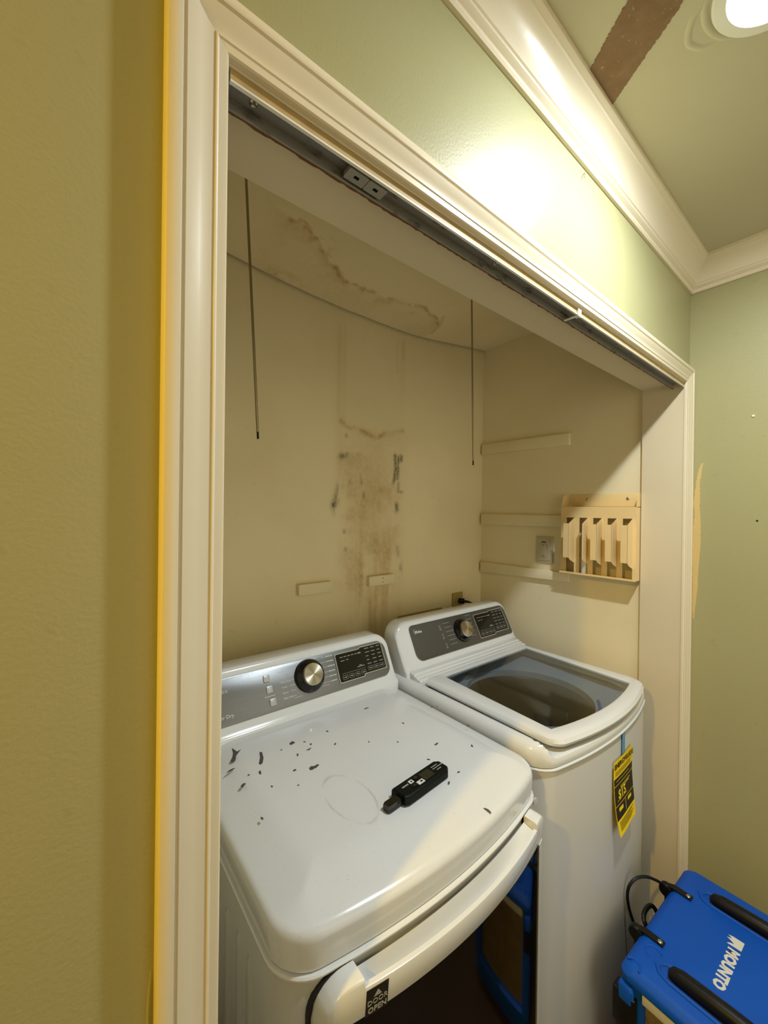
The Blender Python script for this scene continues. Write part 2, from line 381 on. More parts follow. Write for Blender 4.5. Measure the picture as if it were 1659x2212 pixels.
# closet shell
def closet_back():
    nx, nz = 230, 250; x0, x1, z0, z1 = XCL - 0.02, XCR + 0.02, 0.0, 2.48
    zs = np.concatenate([np.linspace(0, 0.9, 20), np.linspace(0.9, z1, nz - 19)[1:]])
    X, Z = np.meshgrid(np.linspace(x0, x1, nx + 1), zs, indexing='ij')
    verts = np.stack([X, np.full_like(X, YB), Z], -1).reshape(-1, 3)
    mb = MB(); mb.v = [tuple(p) for p in verts]
    m = len(zs)
    mb.f = [(i * m + j, (i + 1) * m + j, (i + 1) * m + j + 1, i * m + j + 1) for i in range(nx) for j in range(m - 1)]
    o = struct('wall_closet_back', mb, 'closet', fix=False)
    x, z = X.ravel(), Z.ravel()
    n1 = fract(x * 9, z * 9, 5, 1); n2 = fract(x * 30, z * 18, 4, 2); nv = fract(x * 26, z * 2.2, 4, 3)
    wob = (n1 - 0.5) * 0.06
    # broad damp column under the ceiling stain, runs down behind the machines
    col = sstep(0.80, 0.90, x + wob) * (1 - sstep(1.12, 1.2, x + wob))
    damp = col * (1 - sstep(1.90, 1.945, z + (n2 - .5) * .05)) * sstep(0.9, 1.15, z)
    R = damp * (0.12 + 0.32 * sstep(.45, .75, n1)) + damp * 0.28 * sstep(.5, .75, nv) * (1 - sstep(1.3, 1.8, z))
    R += 0.18 * col * (1 - sstep(1.2, 1.5, z)) * sstep(.4, .7, nv)
    # tide line
    line = np.exp(-(seg_dist(x, z, [(0.835, 1.925), (0.87, 1.91), (0.905, 1.905), (0.945, 1.90), (0.99, 1.885), (1.03, 1.89), (1.05, 1.905), (1.10, 1.912), (1.155, 1.93)]) / 0.010) ** 2)
    R += line * (0.15 + 0.75 * sstep(.4, .65, n2)) * 0.7
    R += 0.45 * np.exp(-(((x - 1.06) / .055) ** 2 + ((z - 1.87) / .03) ** 2)) * sstep(.35, .7, n1)
    R += 0.30 * np.exp(-(((x - 1.0) / .09) ** 2 + ((z - 1.70) / .17) ** 2))
    R += 0.16 * np.exp(-((x - 0.83) / .022) ** 2) * (1 - sstep(2.25, 2.32, z)) * sstep(1.55, 1.7, z)
    R += 0.12 * np.exp(-((x - 1.15) / .016) ** 2) * (1 - sstep(2.28, 2.33, z)) * sstep(1.9, 2.2, z)
    # drywall seam patch outline and old shelf line
    for pts, a in (([(0.822, 2.30), (0.822, 1.95)], .10), ([(0.852, 2.30), (0.85, 1.93)], .10), ([(1.153, 2.32), (1.153, 2.24)], .25), ([(1.118, 2.30), (1.118, 2.18)], .18)):
        R += a * np.exp(-(seg_dist(x, z, pts) / 0.006) ** 2)
    B = 0.10 * np.exp(-(seg_dist(x, z, [(0.4, 1.272), (1.68, 1.262)]) / 0.008) ** 2) + 0.10 * sstep(1.93, 1.95, z) * (1 - sstep(2.28, 2.31, z)) * sstep(.855, .87, x) * (1 - sstep(1.14, 1.16, x))
    # mould
    G = np.zeros_like(x)
    def mould(pts, rad, a, thr=.42):
        nonlocal G
        d = seg_dist(x, z, pts); G += a * np.exp(-(d / rad) ** 2) * sstep(thr, thr + .2, n2)
    mould([(0.838, 1.79), (0.86, 1.80)], .012, .9, .35)
    mould([(0.872, 1.692), (0.845, 1.69), (0.830, 1.665), (0.82, 1.635), (0.808, 1.60)], .014, .75, .35)
    mould([(0.808, 1.60), (0.812, 1.57)], .012, .4)
    mould([(1.112, 1.82), (1.116, 1.765), (1.110, 1.72), (1.103, 1.69)], .0075, 1.0, .3)
    mould([(1.133, 1.815), (1.131, 1.76), (1.128, 1.72)], .007, 0.95, .32)
    mould([(1.148, 1.82), (1.150, 1.80)], .007, 1.0, .3)
    mould([(1.133, 1.70), (1.134, 1.665), (1.155, 1.662)], .006, .7, .3)
    mould([(1.122, 1.605), (1.124, 1.588)], .012, .95, .3)
    mould([(1.124, 1.58), (1.118, 1.53)], .005, .45)
    mould([(0.93, 1.715), (0.938, 1.69)], .006, .7, .35)
    mould([(0.947, 1.65), (0.948, 1.63)], .006, .75, .35)
    mould([(0.855, 1.50), (0.857, 1.495)], .006, .7, .2)
    mould([(0.862, 1.43), (0.864, 1.425)], .006, .7, .2)
    mould([(1.15, 1.36), (1.15, 1.30)], .012, .5, .45)
    mould([(1.13, 1.42), (1.14, 1.38)], .008, .4, .45)
    mould([(0.86, 1.875), (0.863, 1.87)], .006, .6, .2)
    mould([(0.82, 1.34), (0.81, 1.30)], .012, .2, .5)
    # black grime behind the little cleats, and in the crack under the ceiling
    G += 0.06 * sstep(.55, .8, nv) * col * (1 - sstep(1.05, 1.25, z))
    stain_attr(o, R, G, B)
closet_back()
struct('wall_closet_right', MB().grid(lambda u, v: (XCR, YJ - 0.02 + u * (YB - YJ + 0.02), v * 2.48), 8, 12), 'closet_plain', fix=False)
struct('wall_closet_left', box((XCL - 0.08, YJ, 0), (XCL, YB, 2.48)), 'closet_plain')
def closet_ceiling():
    nx, ny = 200, 110
    X, Y = np.meshgrid(np.linspace(XCL, XCR, nx + 1), np.linspace(YJ - 0.03, YB - 0.009, ny + 1), indexing='ij')
    xs = np.array([XCL, .4, .568, .712, .843, 1.09, 1.22, 1.375, 1.55, XCR]); zs = np.array([2.405, 2.390, 2.370, 2.362, 2.357, 2.356, 2.362, 2.380, 2.404, 2.425])
    zb = np.interp(X, xs, zs)
    k = ((Y - YJ) / (YB - YJ)).clip(0, 1) ** 1.6
    Z = 2.425 * (1 - k) + zb * k
    Z -= 0.004 * (fract(X * 5, Y * 5, 3, 9) - .5)
    mb = MB(); mb.v = [tuple(p) for p in np.stack([X, Y, Z], -1).reshape(-1, 3)]; m = ny + 1
    mb.f = [(i * m + j, i * m + j + 1, (i + 1) * m + j + 1, (i + 1) * m + j) for i in range(nx) for j in range(ny)]
    o = struct('ceiling', mb, 'closet', fix=False, smooth=True, angle=60)
    x, y = X.ravel(), Y.ravel(); n1 = fract(x * 12, y * 12, 5, 4); n2 = fract(x * 40, y * 40, 4, 5)
    edge = [(0.40, 0.56), (0.435, 0.596), (0.485, 0.612), (0.535, 0.60), (0.585, 0.62), (0.63, 0.655), (0.70, 0.70), (0.75, 0.735), (0.862, 0.734), (0.93, 0.728), (1.003, 0.716), (1.06, 0.712), (1.106, 0.695), (1.15, 0.71), (1.205, 0.715), (1.255, 0.765), (1.27, 0.80), (1.285, 0.87)]
    ey = np.interp(x, [p[0] for p in edge], [p[1] for p in edge]) + (n1 - .5) * .05
    inside = (y - ey)
    along = sstep(.4, .5, x) * (1 - sstep(1.25, 1.28, x))
    R = along * (0.75 * np.exp(-(np.abs(inside - .006) / 0.010) ** 2) * sstep(.38, .62, n2) + 0.34 * sstep(0, .01, inside) * np.exp(-inside / 0.05) * sstep(.3, .6, n1) + 0.16 * sstep(0, .02, inside))
    R += 0.6 * np.exp(-(((x - .60) / .05) ** 2 + ((y - .635) / .025) ** 2)) * sstep(.4, .6, n2)
    R += 0.35 * np.exp(-(seg_dist(x, y, [(1.215, .70), (1.255, .76), (1.275, .83)]) / .008) ** 2)
    R += 0.45 * np.exp(-((x - .58) / .06) ** 2) * sstep(.80, .87, y) * sstep(.4, .6, n2)
    stain_attr(o, R, np.zeros_like(R), np.zeros_like(R))
closet_ceiling()
struct('ceiling', box((XCL - 0.08, YJ - 0.01, 2.45), (XW, YB + 0.08, 2.50)), 'closet_plain')
struct('wall_closet_back', box((XCL - 0.08, YB + 0.002, 0), (XW, YB + 0.08, 2.45)), 'closet_plain')
struct('wall_closet_right', box((XCR + 0.002, YJ - 0.004, 0), (XW + 0.1, YB + 0.002, 2.45)), 'closet_plain')

# casing profile (u outward from the opening edge, depth off the wall)
CAS = [(0, 0), (0, .0065), (.0015, .0085), (.010, .0092), (.0118, .0106), (.0128, .0106), (.0142, .0094), (.022, .0100), (.027, .0116), (.033, .0138), (.038, .0152), (.0405, .0158), (.0418, .0135), (.0432, .0135), (.0445, .0170), (.047, .0178), (.0545, .0178), (.057, .0168), (.058, .0145), (.058, 0)]
def casing(name, f0, f1):
    struct(name, MB().loft([[f0(u, d) for u, d in CAS], [f1(u, d) for u, d in CAS]]), 'trim', smooth=True, angle=28)
ZK, KS = ZH + 0.007, 0.88
casing('trim_1', lambda u, d: (XL - u, -d, 0), lambda u, d: (XL - u, -d, ZK + u * KS))
casing('trim_2', lambda u, d: (XL - u, -d, ZK + u * KS), lambda u, d: (min(XR + u, XW), -d, ZK + u * KS))
casing('trim_3', lambda u, d: (min(XR + u, XW), -d, ZK + u * KS), lambda u, d: (min(XR + u, XW), -d, 0))
struct('trim_4', MB().box((XL - 0.018, 0.0, ZH + 0.004), (XR + 0.016, YJ, ZH + 0.021)), 'jamb')
struct('trim_5', MB().box((XL - 0.019, 0.0, 0), (XL - 0.003, YJ, ZH + 0.004)), 'jamb')
struct('trim_6', MB().box((XR + 0.003, 0.0, 0), (XR + 0.018, YJ, ZH + 0.004)), 'jamb')
# crown: (off wall, below ceiling)
CROWN = [(0, .098), (.007, .098), (.010, .094), (.010, .088), (.007, .085), (.012, .082), (.0165, .078), (.0165, .073), (.0195, .071), (.022, .062), (.027, .048), (.035, .034), (.043, .026), (.050, .021), (.0515, .016), (.056, .014), (.060, .010), (.061, 0), (0, 0)]
struct('trim_7', MB().loft([[(RX0, -a, ZC - b) for a, b in CROWN], [(XW - a, -a, ZC - b) for a, b in CROWN]]), 'trim', smooth=True, angle=28)
struct('trim_8', MB().loft([[(XW - a, -a, ZC - b) for a, b in CROWN], [(XW - a, RY0, ZC - b) for a, b in CROWN]]), 'trim', smooth=True, angle=28)

# ragged strips: torn drywall paper on the ceiling, scraped paint on the right wall, plaster ridge by the left casing
def ragged(pairs, mp, m, name, parent, amp, n=60, thick=0.0006, seed=3):
    r = random.Random(seed); L = []; Rr = []
    pts = [((a, b)) for a, b in pairs]
    for k in range(n + 1):
        t = k / n * (len(pts) - 1); i = min(int(t), len(pts) - 2); f = t - i
        l = Vector(pts[i][0]).lerp(Vector(pts[i + 1][0]), f); q = Vector(pts[i][1]).lerp(Vector(pts[i + 1][1]), f)
        d = (q - l).normalized()
        L.append(l + d * r.uniform(-amp, amp)); Rr.append(q + d * r.uniform(-amp, amp))
    mb = MB()
    mb.loft([[mp(p.x, p.y, h) for p, h in ((L[k], 0), (L[k], thick), (Rr[k], thick), (Rr[k], 0))] for k in range(n + 1)])
    return mb.build(name, m, parent)
ragged([((0.50, -0.345), (0.60, -0.385)), ((0.63, -0.235), (0.715, -0.285)), ((0.752, -0.150), (0.828, -0.210)), ((0.814, -0.058), (0.921, -0.058))], lambda x, y, h: (x, y, ZC - h), 'kraft', 'torn_paper_strip', ceil, 0.0017, 150, 0.0012)
ragged([((-.029, 1.762), (-.033, 1.762)), ((-.022, 1.735), (-.031, 1.74)), ((-.018, 1.70), (-.0265, 1.70)), ((-.0155, 1.665), (-.0265, 1.665)), ((-.0125, 1.62), (-.026, 1.62)), ((-.0155, 1.58), (-.028, 1.58)), ((-.012, 1.54), (-.0295, 1.53)), ((-.0115, 1.47), (-.029, 1.47)), ((-.012, 1.39), (-.025, 1.39)), ((-.013, 1.30), (-.0245, 1.32)), ((-.013, 1.25), (-.021, 1.27)), ((-.014, 1.21), (-.017, 1.21))], lambda y, z, h: (XW - h, -.021 + (y + .021) * 1.25 - .007, z), 'scar', 'scraped_paint_patch', wall_right, 0.0012, 120, 0.0004, 5)
def smooth_path(pts, k=6):
    P = [Vector(p) for p in pts]; P = [P[0] * 2 - P[1]] + P + [P[-1] * 2 - P[-2]]; out = []
    for i in range(1, len(P) - 2):
        for j in range(k):
            t = j / k; a, b, c, d = P[i - 1:i + 3]
            out.append(0.5 * ((2 * b) + (c - a) * t + (2 * a - 5 * b + 4 * c - d) * t * t + (3 * b - a - 3 * c + d) * t ** 3))
    return out + [P[-2]]
def ridge(name, pts, wd, ht, parent, m, mp):
    rings = []; pts = smooth_path(pts, 5)
    for i, p in enumerate(pts):
        a = Vector(pts[max(i - 1, 0)]); b = Vector(pts[min(i + 1, len(pts) - 1)]); d = (b - a).normalized(); nn = Vector((-d.y, d.x))
        f = math.sin(PI * (i + .3) / (len(pts) - .4)) ** .6
        rings.append([mp(*(Vector(p) + nn * s * wd), ht * f * (1 - s * s)) for s in (-1, -.6, -.2, .2, .6, 1)])
    return MB().loft(rings, False, False, False).build(name, m, parent, smooth=True, angle=80)
ridge('plaster_ridge', [(-0.20, 0.97), (-0.10, 1.015), (-0.03, 1.05), (0.045, 1.10)], 0.007, 0.0010, wall_front, 'sage', lambda x, z, h: (x, -h, z))
ridge('paint_drip', [(0.068, 0.96), (0.0665, 1.03), (0.0665, 1.10), (0.069, 1.14)], 0.0013, 0.0012, wall_front, 'sage', lambda x, z, h: (x, -h, z))
ridge('lifted_paint_ridge', [(0.845, -.250), (0.857, -.236), (0.877, -.229), (0.907, -.227), (0.942, -.238), (0.963, -.258)], 0.006, 0.0036, ceil, 'ceiling', lambda x, y, h: (x, y, ZC - h))
ridge('lifted_paint_ridge', [(0.846, -.246), (0.862, -.226), (0.870, -.213), (0.906, -.198), (0.935, -.209), (0.946, -.226)], 0.006, 0.0028, ceil, 'ceiling', lambda x, y, h: (x, y, ZC - h))

# ------------------------------------------------------------------ lamps
def downlight(label, x, y, power, col, lens, visible_name='recessed_ceiling_light', lx=0.0, ly=0.0):
    t = thing(visible_name, label, 'ceiling light', (x, y, ZC))
    MB().lathe([(.074, -.001), (.076, -.006), (.093, -.004), (.096, 0.0)], n=48, cap0=False, cap1=False).build('trim_ring', 'white_plastic', t, smooth=True)
    MB().lathe([(.0745, -.0018), (.05, -.0030), (.02, -.0035), (.001, -.0035)], n=48, cap0=False).build('lens', lens, t, smooth=True)
    L = bpy.data.lights.new('downlight', 'AREA'); L.shape = 'DISK'; L.size = 0.06; L.energy = power; L.color = col
    o = bpy.data.objects.new('downlight_lamp', L); COL.objects.link(o); o.parent = t; o.location = (lx, ly, -.006)
downlight('glowing white recessed ceiling light near the torn strip', 0.905, -0.330, KEY_POWER, KEY_COL, M['lens_key'], lx=.02, ly=-.018)
downlight('warm recessed ceiling light further along the hall, left of the door casing', -1.15, -0.30, HALL_POWER, HALL_COL, M['lens_hall'])

# ------------------------------------------------------------------ bifold track under the head
def track():
    zb = ZH + 0.004; z0 = zb - 0.0215; x0, x1 = XL + 0.004, XR - 0.004
    t = thing('bifold_door_track', 'grey metal bifold door track screwed under the opening head', 'door track', (0, 0, zb))
    T = 0.0012; yf, yb = 0.0004, 0.0325
    mb = MB()
    mb.box((x0, yf, -T), (x1, yb, -0.0002)); mb.box((x0, yb - T, -.0165), (x1, yb, -T)); mb.box((x0, yb - 0.004, -.0165), (x1, yb - T, -.0155))
    mb.build('channel', 'track', t)
    lip = MB(); leg = box((x0, yf, -.0132), (x1, yf + T, -T)).build('front_leg', 'track_shaded_paint', t, label='grubby cream front leg with shade painted in'); lip.box((x0, yf - .0012, -.0150), (x1, yf + .0030, -.0128))
    lip.build('front_lip', 'track_lip_lit', t, label='front lip painted white as a lit edge')
    r = random.Random(4); cr = []
    n = 240
    for k in range(n + 1):
        x = x0 + (x1 - x0) * k / n; a = yb - .0012; b = yb + r.uniform(.0004, .0028)
        cr.append([(x, a, -.0145), (x, a, -.0175), (x, b, -.0170), (x, b, -.0145)])
    MB().loft(cr).build('rust_crust', 'rust', t, label='brown crusty rust line')
    sc = MB().lathe([(.0048, -.0013), (.0048, -.0022), (.003, -.0036), (.0012, -.0030)], origin=(0.165, 0.020, 0), n=20).build('screw', 'screw', t, smooth=True)
    sc2 = MB().lathe([(.0048, -.0013), (.0048, -.0022), (.003, -.0036), (.0012, -.0030)], origin=(0.62, 0.020, 0), n=20).build('screw', 'screw', t, smooth=True)
    # pivot bracket: two-hole block filling the channel
    pv = MB()
    def plate(cx):
        hole = 0.0046; pts = rrect(cx - .0155, -.0095, cx + .0155, .0095, .002, 5)
        n = len(pts); inn = []
        for (px, py) in pts:
            a = math.atan2(py, px - cx); inn.append((cx + hole * math.cos(a), hole * math.sin(a)))
        yc = 0.0165
        pv.loft([[(x, yc + y, -.013) for x, y in inn], [(x, yc + y, -.0145) for x, y in inn], [(x, yc + y, -.0145) for x, y in pts], [(x, yc + y, -.009) for x, y in pts]], True, False, False)
    plate(0.305); plate(0.337)
    pv.build('pivot_bracket', 'track', t, smooth=True, angle=30)
    for cx in (0.305, 0.337):
        MB().lathe([(.0046, -.0140), (.0046, -.004)], origin=(cx, 0.0165, 0), n=18, cap0=False).build('pivot_hole', 'dark_gap', t)
    cl = MB(); xc = 0.905
    cl.box((xc - .006, -.002, -.0172), (xc + .001, .033, -.0152)); cl.box((xc + .002, -.002, -.0172), (xc + .008, .008, -.0152))
    cl.box((xc - .006, -.0035, -.019), (xc - .0010, .0002, -.002)); cl.box((xc + .0025, -.0035, -.019), (xc + .0078, .0002, -.002))
    cl.build('snap_clip', 'white_plastic', t, bevel=.0005, label='white plastic snap clip')
    rebase(t, (x0, 0, zb))
track()

# ------------------------------------------------------------------ hanging rods
for (a, b, lab) in (((0.322, 0.5, 2.412), (0.361, 0.5, 1.748), 'thin metal rod hanging from the closet ceiling, left of the two'),
                    ((1.144, 0.5, 2.392), (1.166, 0.5, 1.751), 'thin metal rod hanging near the closet corner, right of the two')):
    t = thing('hanging_rod', lab, 'rod', a, 0, 'rods hanging from the closet ceiling')
    A, B = Vector((0, 0, 0)), Vector(b) - Vector(a)
    MB().tube([A, A.lerp(B, .5), A.lerp(B, .975)], .0032, 10).build('rod', 'wire', t, smooth=True)
    MB().tube([A.lerp(B, .975), B], .0026, 10).build('rod_tip', 'dark_gap', t, smooth=True)

# ------------------------------------------------------------------ shelf cleats
def cleat(lab, pts, grp, m='closet_plain'):
    mb = MB(); mb.loft(pts); o = mb.build('wooden_cleat', m, bevel=.0012); tag(o, lab, 'cleat', grp); return o
def side_cleat(lab, y0, y1, za0, zb0, za1, zb1, th=.019):
    # y0 near end; (za,zb) bottom/top at each end
    x = XCR - 0.0002
    cleat(lab, [[(x - th, y0, za0), (x - th, y0, zb0), (x, y0, zb0), (x, y0, za0)], [(x - th, y1, za1), (x - th, y1, zb1), (x, y1, zb1), (x, y1, za1)]], 'shelf cleats on the closet right wall')
side_cleat('painted wooden cleat, topmost of three on the closet side wall', .409, .868, 1.875, 1.926, 1.878, 1.931)
side_cleat('painted wooden cleat ending at the cream organizer, above the wall switch', .414, .868, 1.520, 1.569, 1.516, 1.571)
side_cleat('painted wooden cleat below the wall switch, lowest of three', .404, .868, 1.284, 1.321, 1.270, 1.322)
for lab, x0, x1 in (('short wooden cleat alone on the back wall, left one', .656, .79), ('short wooden cleat with two nail holes, beside the brown stain', .968, 1.10)):
    y = YB - .0002
    o = cleat(lab, [[(x0, y - .019, 1.273), (x0, y - .019, 1.312), (x0, y, 1.312), (x0, y, 1.273)], [(x1, y - .019, 1.272), (x1, y - .019, 1.312), (x1, y, 1.312), (x1, y, 1.272)]], 'short cleats on the closet back wall')
    if x0 > .9:
        for z in (1.301, 1.284):
            MB().lathe([(.0022, 0), (.0022, .0006)], origin=(1.038, y - .0196, z), ax=(0, 1, 0), n=10).build('nail_hole', 'rust', o)

# ------------------------------------------------------------------ electrical bits
def switch():
    x = XCR - .0002
    t = thing('wall_switch', 'grey wall switch with a small dark indicator slot, beside the cream organizer', 'switch', (x, .522, 1.412))
    mp = lambda u, v, h: (-h, u, v)
    MB().prism(rrect(-.041, -.060, .041, .060, .005), mp, 0, .006).build('wall_plate', 'plate_grey', t, bevel=.0018)
    MB().prism(rrect(-.030, -.048, .030, .048, .003), mp, .006, .0095).build('inner_frame', 'plate_grey', t, bevel=.0012)
    MB().prism(rrect(-.016, -.030, .016, .026, .003), mp, .0095, .0135).build('rocker', 'plate_grey', t, bevel=.0012)
    MB().prism(rrect(-.010, .033, .010, .038, .001), mp, .0095, .0102).build('indicator_slot', 'print_black', t)
    for z in (.021, -.025): MB().prism(rrect(-.003, z - .0012, .003, z + .0012, .0005), mp, .0135, .0139).build('mark', 'print_black', t)
switch()
def outlet():
    t = thing('wall_outlet', 'olive outlet plate in the back corner with a black plug in it', 'outlet', (1.527, YB - .0002, 1.12))
    mp = lambda u, v, h: (u, -h, v)
    MB().prism(rrect(-.038, -.060, .038, .060, .004), mp, 0, .005).build('wall_plate', 'plate_olive', t, bevel=.0015)
    for z in (.022, -.022):
        MB().prism(rrect(-.017, z - .014, .017, z + .014, .008), mp, .005, .0075).build('socket', 'plate_olive', t, bevel=.001)
    c = thing('power_cord', 'black power plug and cord leading behind the washing machine', 'cord', (1.531, YB - .008, 1.140))
    MB().lathe([(.011, 0), (.013, .003), (.013, .014), (.0115, .020), (.0145, .022), (.0145, .026), (.0075, .028), (.006, .042), (.0045, .050)], ax=(.75, -.62, -.1), n=18).build('plug', 'black_rubber', c, smooth=True)
    d = Vector((.75, -.62, -.1)).normalized() * .048
    MB().tube([d, d + Vector((.020, -.013, -.010)), d + Vector((.045, -.018, -.034)), d + Vector((.055, -.014, -.085)), d + Vector((.055, -.010, -.2))], .0045, 8).build('cable', 'black_rubber', c, smooth=True)
outlet()
def outlet_box():
    t = thing('washer_outlet_box', 'olive recessed water outlet box low on the back wall, mostly behind the washer', 'outlet box', (1.276, YB - .0002, 1.06))
    mp = lambda u, v, h: (u, -h, v)
    fr = MB()
    o_ = rrect(-.138, -.06, .138, .062, .004, 4); i_ = rrect(-.095, -.045, .095, .022, .003, 4)
    fr.loft([[mp(u, v, 0) for u, v in o_], [mp(u, v, .005) for u, v in o_], [mp(u, v, .005) for u, v in i_], [mp(u, v, 0) for u, v in i_]], True, False, False)
    fr.build('frame', 'plate_olive', t, smooth=True, angle=30)
    MB().prism(rrect(-.094, -.044, .094, .021, .003, 3), mp, .0002, .001).build('recess', 'closet_plain', t)
    MB().prism(rrect(-.056, .018, .002, .047, .002), mp, .005, .0056).build('label_sticker', 'print_white', t)
    for x in (-.062, .006): MB().prism(rrect(x - .003, .012, x + .003, .050, .001), mp, .005, .008).build('valve_tab', 'reddish', t)
    for x in (-.118, .108): MB().lathe([(.004, 0), (.004, .002)], origin=(x, -.005, .034), ax=(0, -1, 0), n=12).build('screw', 'print_black', t)
outlet_box()

# ------------------------------------------------------------------ cream organizer on the closet right wall
def organizer():
    x = XCR - .0002
    t = thing('wall_organizer', 'cream metal wall organizer with slotted front and projecting brackets', 'organizer', (x, .28, 1.33))
    y0, y1 = -.147, .140                  # near end, far end (relative)
    P = .052                              # how far the front plate stands off the wall
    W = lambda h, y, z: (-h, y, z)
    Z0, ZS, ZP, ZT = 0.0, .232, .275, .330
    # flange screwed to the wall
    fl = MB().prism([(y0 + .012, .279), (y1 - .030, .279), (y1 - .012, .297), (y1 - .012, .330), (y0 + .012, .330)], lambda u, v, h: (-h, u, v), 0, .0025)
    fl.build('mounting_flange', 'organizer', t, bevel=.0006)
    for y in (y0 + .048, y1 - .085):
        MB().lathe([(.006, .0025), (.006, .004), (.004, .0055), (.0015, .005)], origin=(0, y, .309), ax=(-1, 0, 0), n=16).build('screw', 'screw', t, smooth=True)
    # web from flange out to the front plate
    MB().loft([[W(.0, y0, ZP), W(.0, y0, ZP + .002), W(P, y0, ZP + .002), W(P, y0, ZP)], [W(0, y1, ZP), W(0, y1, ZP + .002), W(P, y1, ZP + .002), W(P, y1, ZP)]]).build('top_web', 'organizer', t)
    # side cheeks
    for y in (y0, y1 - .0016):
        poly = [(0, Z0), (P, Z0), (P, ZP), (P - .012, ZT - .012), (P - .03, ZT), (0, ZT)]
        MB().prism(poly, lambda u, v, h: (-u, h, v), y, y + .0016).build('side_cheek', 'organizer', t)
    # front plate with five slots = top band + six uprights
    fp = MB(); T = .0016
    fp.box((-P - T, y0, ZS), (-P, y1, ZP + .002))
    step = .0545; slots = []
    for k in range(5):
        a = y0 + .012 + k * step; slots.append((a, a + .034))
    ys = [y0] + [v for s in slots for v in s] + [y1]
    for a, b in zip(ys[0::2], ys[1::2]): fp.box((-P - T, a, Z0), (-P, b, ZS))
    fp.build('front_plate', 'organizer', t)
    lip = MB(); lip.box((-P - .012, y0, Z0 - .0016), (0, y1, Z0)); lip.box((-P - .0136, y0, Z0 - .0016), (-P - .012, y1, .006))
    lip.build('bottom_shelf', 'organizer', t)
    for k, (a, b) in enumerate(slots):
        hb = MB(); y = a; q = P + T; e = q + .048
        zt, zb = ZS, .048
        poly = [(q, zb - .004), (e - .012, zb + .010), (e, zb + .020), (e, zt - .024), (q, zt)]
        hb.prism(poly, lambda u, v, h: (-u, h, v), y - .0008, y + .0008)
        if k != 3:
            hb.box((-e, y, zb + .020), (-e + .0016, y + .022, zt - .024))
            hb.box((-e, y + .022, zb + .020), (-e + .004, y + .0232, zt - .024))
        hb.build('bracket', 'organizer', t)
    c = tag(box((x - .059, .3115, 1.332), (x - .0552, .330, 1.505)).build('slot_bright_strip', 'print_white', bevel=.0008), 'white strip added for a bright slot in the cream wall organizer', 'bright strip')  # white strip added to make this slot look lit
organizer()

# ------------------------------------------------------------------ machines
def console_frame(parent, ybase, zbase, slope, name, m, poly, thick=.0016):
    """flat console plate lying on the tilted backsplash face; returns object whose local XY plane is the face"""
    e_t = Vector((0, math.sin(slope), math.cos(slope))); e_x = Vector((1, 0, 0)); e_n = Vector((0, -math.cos(slope), math.sin(slope)))
    mb = MB(); mb.prism(poly, lambda u, v, h: (u, v, h), 0, thick)
    o = mb.build(name, m, parent, bevel=.0005)
    mt = Matrix((e_x, e_t, e_n)).transposed().to_4x4(); mt.translation = Vector((0, ybase, zbase)); o.matrix_local = mt
    return o
def backsplash(t, w, y_face, z_face, slope, z_top, y_back, z_low, m, r=.05, foot=0.03):
    """profile extruded along x, ends rounded"""
    st = []; n = 10
    for k in range(n + 1): st.append(-w / 2 + r * (1 - math.cos(PI / 2 * k / n)))
    st += [-w / 2 + r + (w - 2 * r) * k / 8 for k in range(1, 8)]
    st += [-s for s in reversed(st[:n + 1])]
    rings = []
    tn = math.tan(slope)
    for x in st:
        e = w / 2 - abs(x)
        dz = 0 if e >= r else r - math.sqrt(max(0, r * r - (r - e) ** 2))
        ht = z_top - dz * .9; dy = dz * .28
        yf = lambda z: y_face + (z - z_face) * tn + dy
        p = [(yf(z_face) - foot, z_low), (yf(z_face) - foot, z_face - .022), (yf(z_face) - foot * .75, z_face - .016), (yf(z_face) - foot * .3, z_face - .010), (yf(z_face - .004) - .002, z_face - .004)]
        for q in (0.02, .3, .6, .88): z = z_face + (ht - .022 - z_face) * q; p.append((yf(z), z))
        zc = ht - .014
        for a in (0, 25, 50, 75, 90): aa = math.radians(180 - 25 - a * .9); p.append((yf(zc) + .014 + .014 * math.cos(aa), zc + .014 * math.sin(aa)))
        p += [(y_back - .012 - dy, ht), (y_back - .003 - dy, ht - .004), (y_back - dy, ht - .012), (y_back, z_low)]
        rings.append([(x, y, z) for y, z in p])
    return MB().loft(rings).build('backsplash', m, t, smooth=True, angle=50)
def on_face(x, y, z=0.0, rot=0.0): return Matrix.Translation((x, y, z)) @ Matrix.Rotation(rot, 4, 'Z')
def dashes(parent, items, m, name):
    mb = MB()
    for (x, y, l, h) in items: mb.box((x, y - h / 2, .0016), (x + l, y + h / 2, .0018))
    o = mb.build(name, m, parent); o['kind'] = 'stuff'; return o
def dial(con, x, y, r1, r2):
    rg = MB().lathe([(r1, .0016), (r1, .006), (r1 - .002, .012), (r1 - .005, .016), (r2 + .001, .022), (r2 - .001, .024)], origin=(x, y, 0), n=48).build('dial_ring', 'black_gloss', con, smooth=True, label='glossy black dial ring')
    cp = MB().lathe([(r2, .0), (r2, .010), (r2 - .0015, .012), (.0008, .0122)], n=48).build('dial_cap', 'dial_cap', con, smooth=True, label='spun metal dial cap')
    cp.matrix_local = Matrix.Translation((x, y, .022))
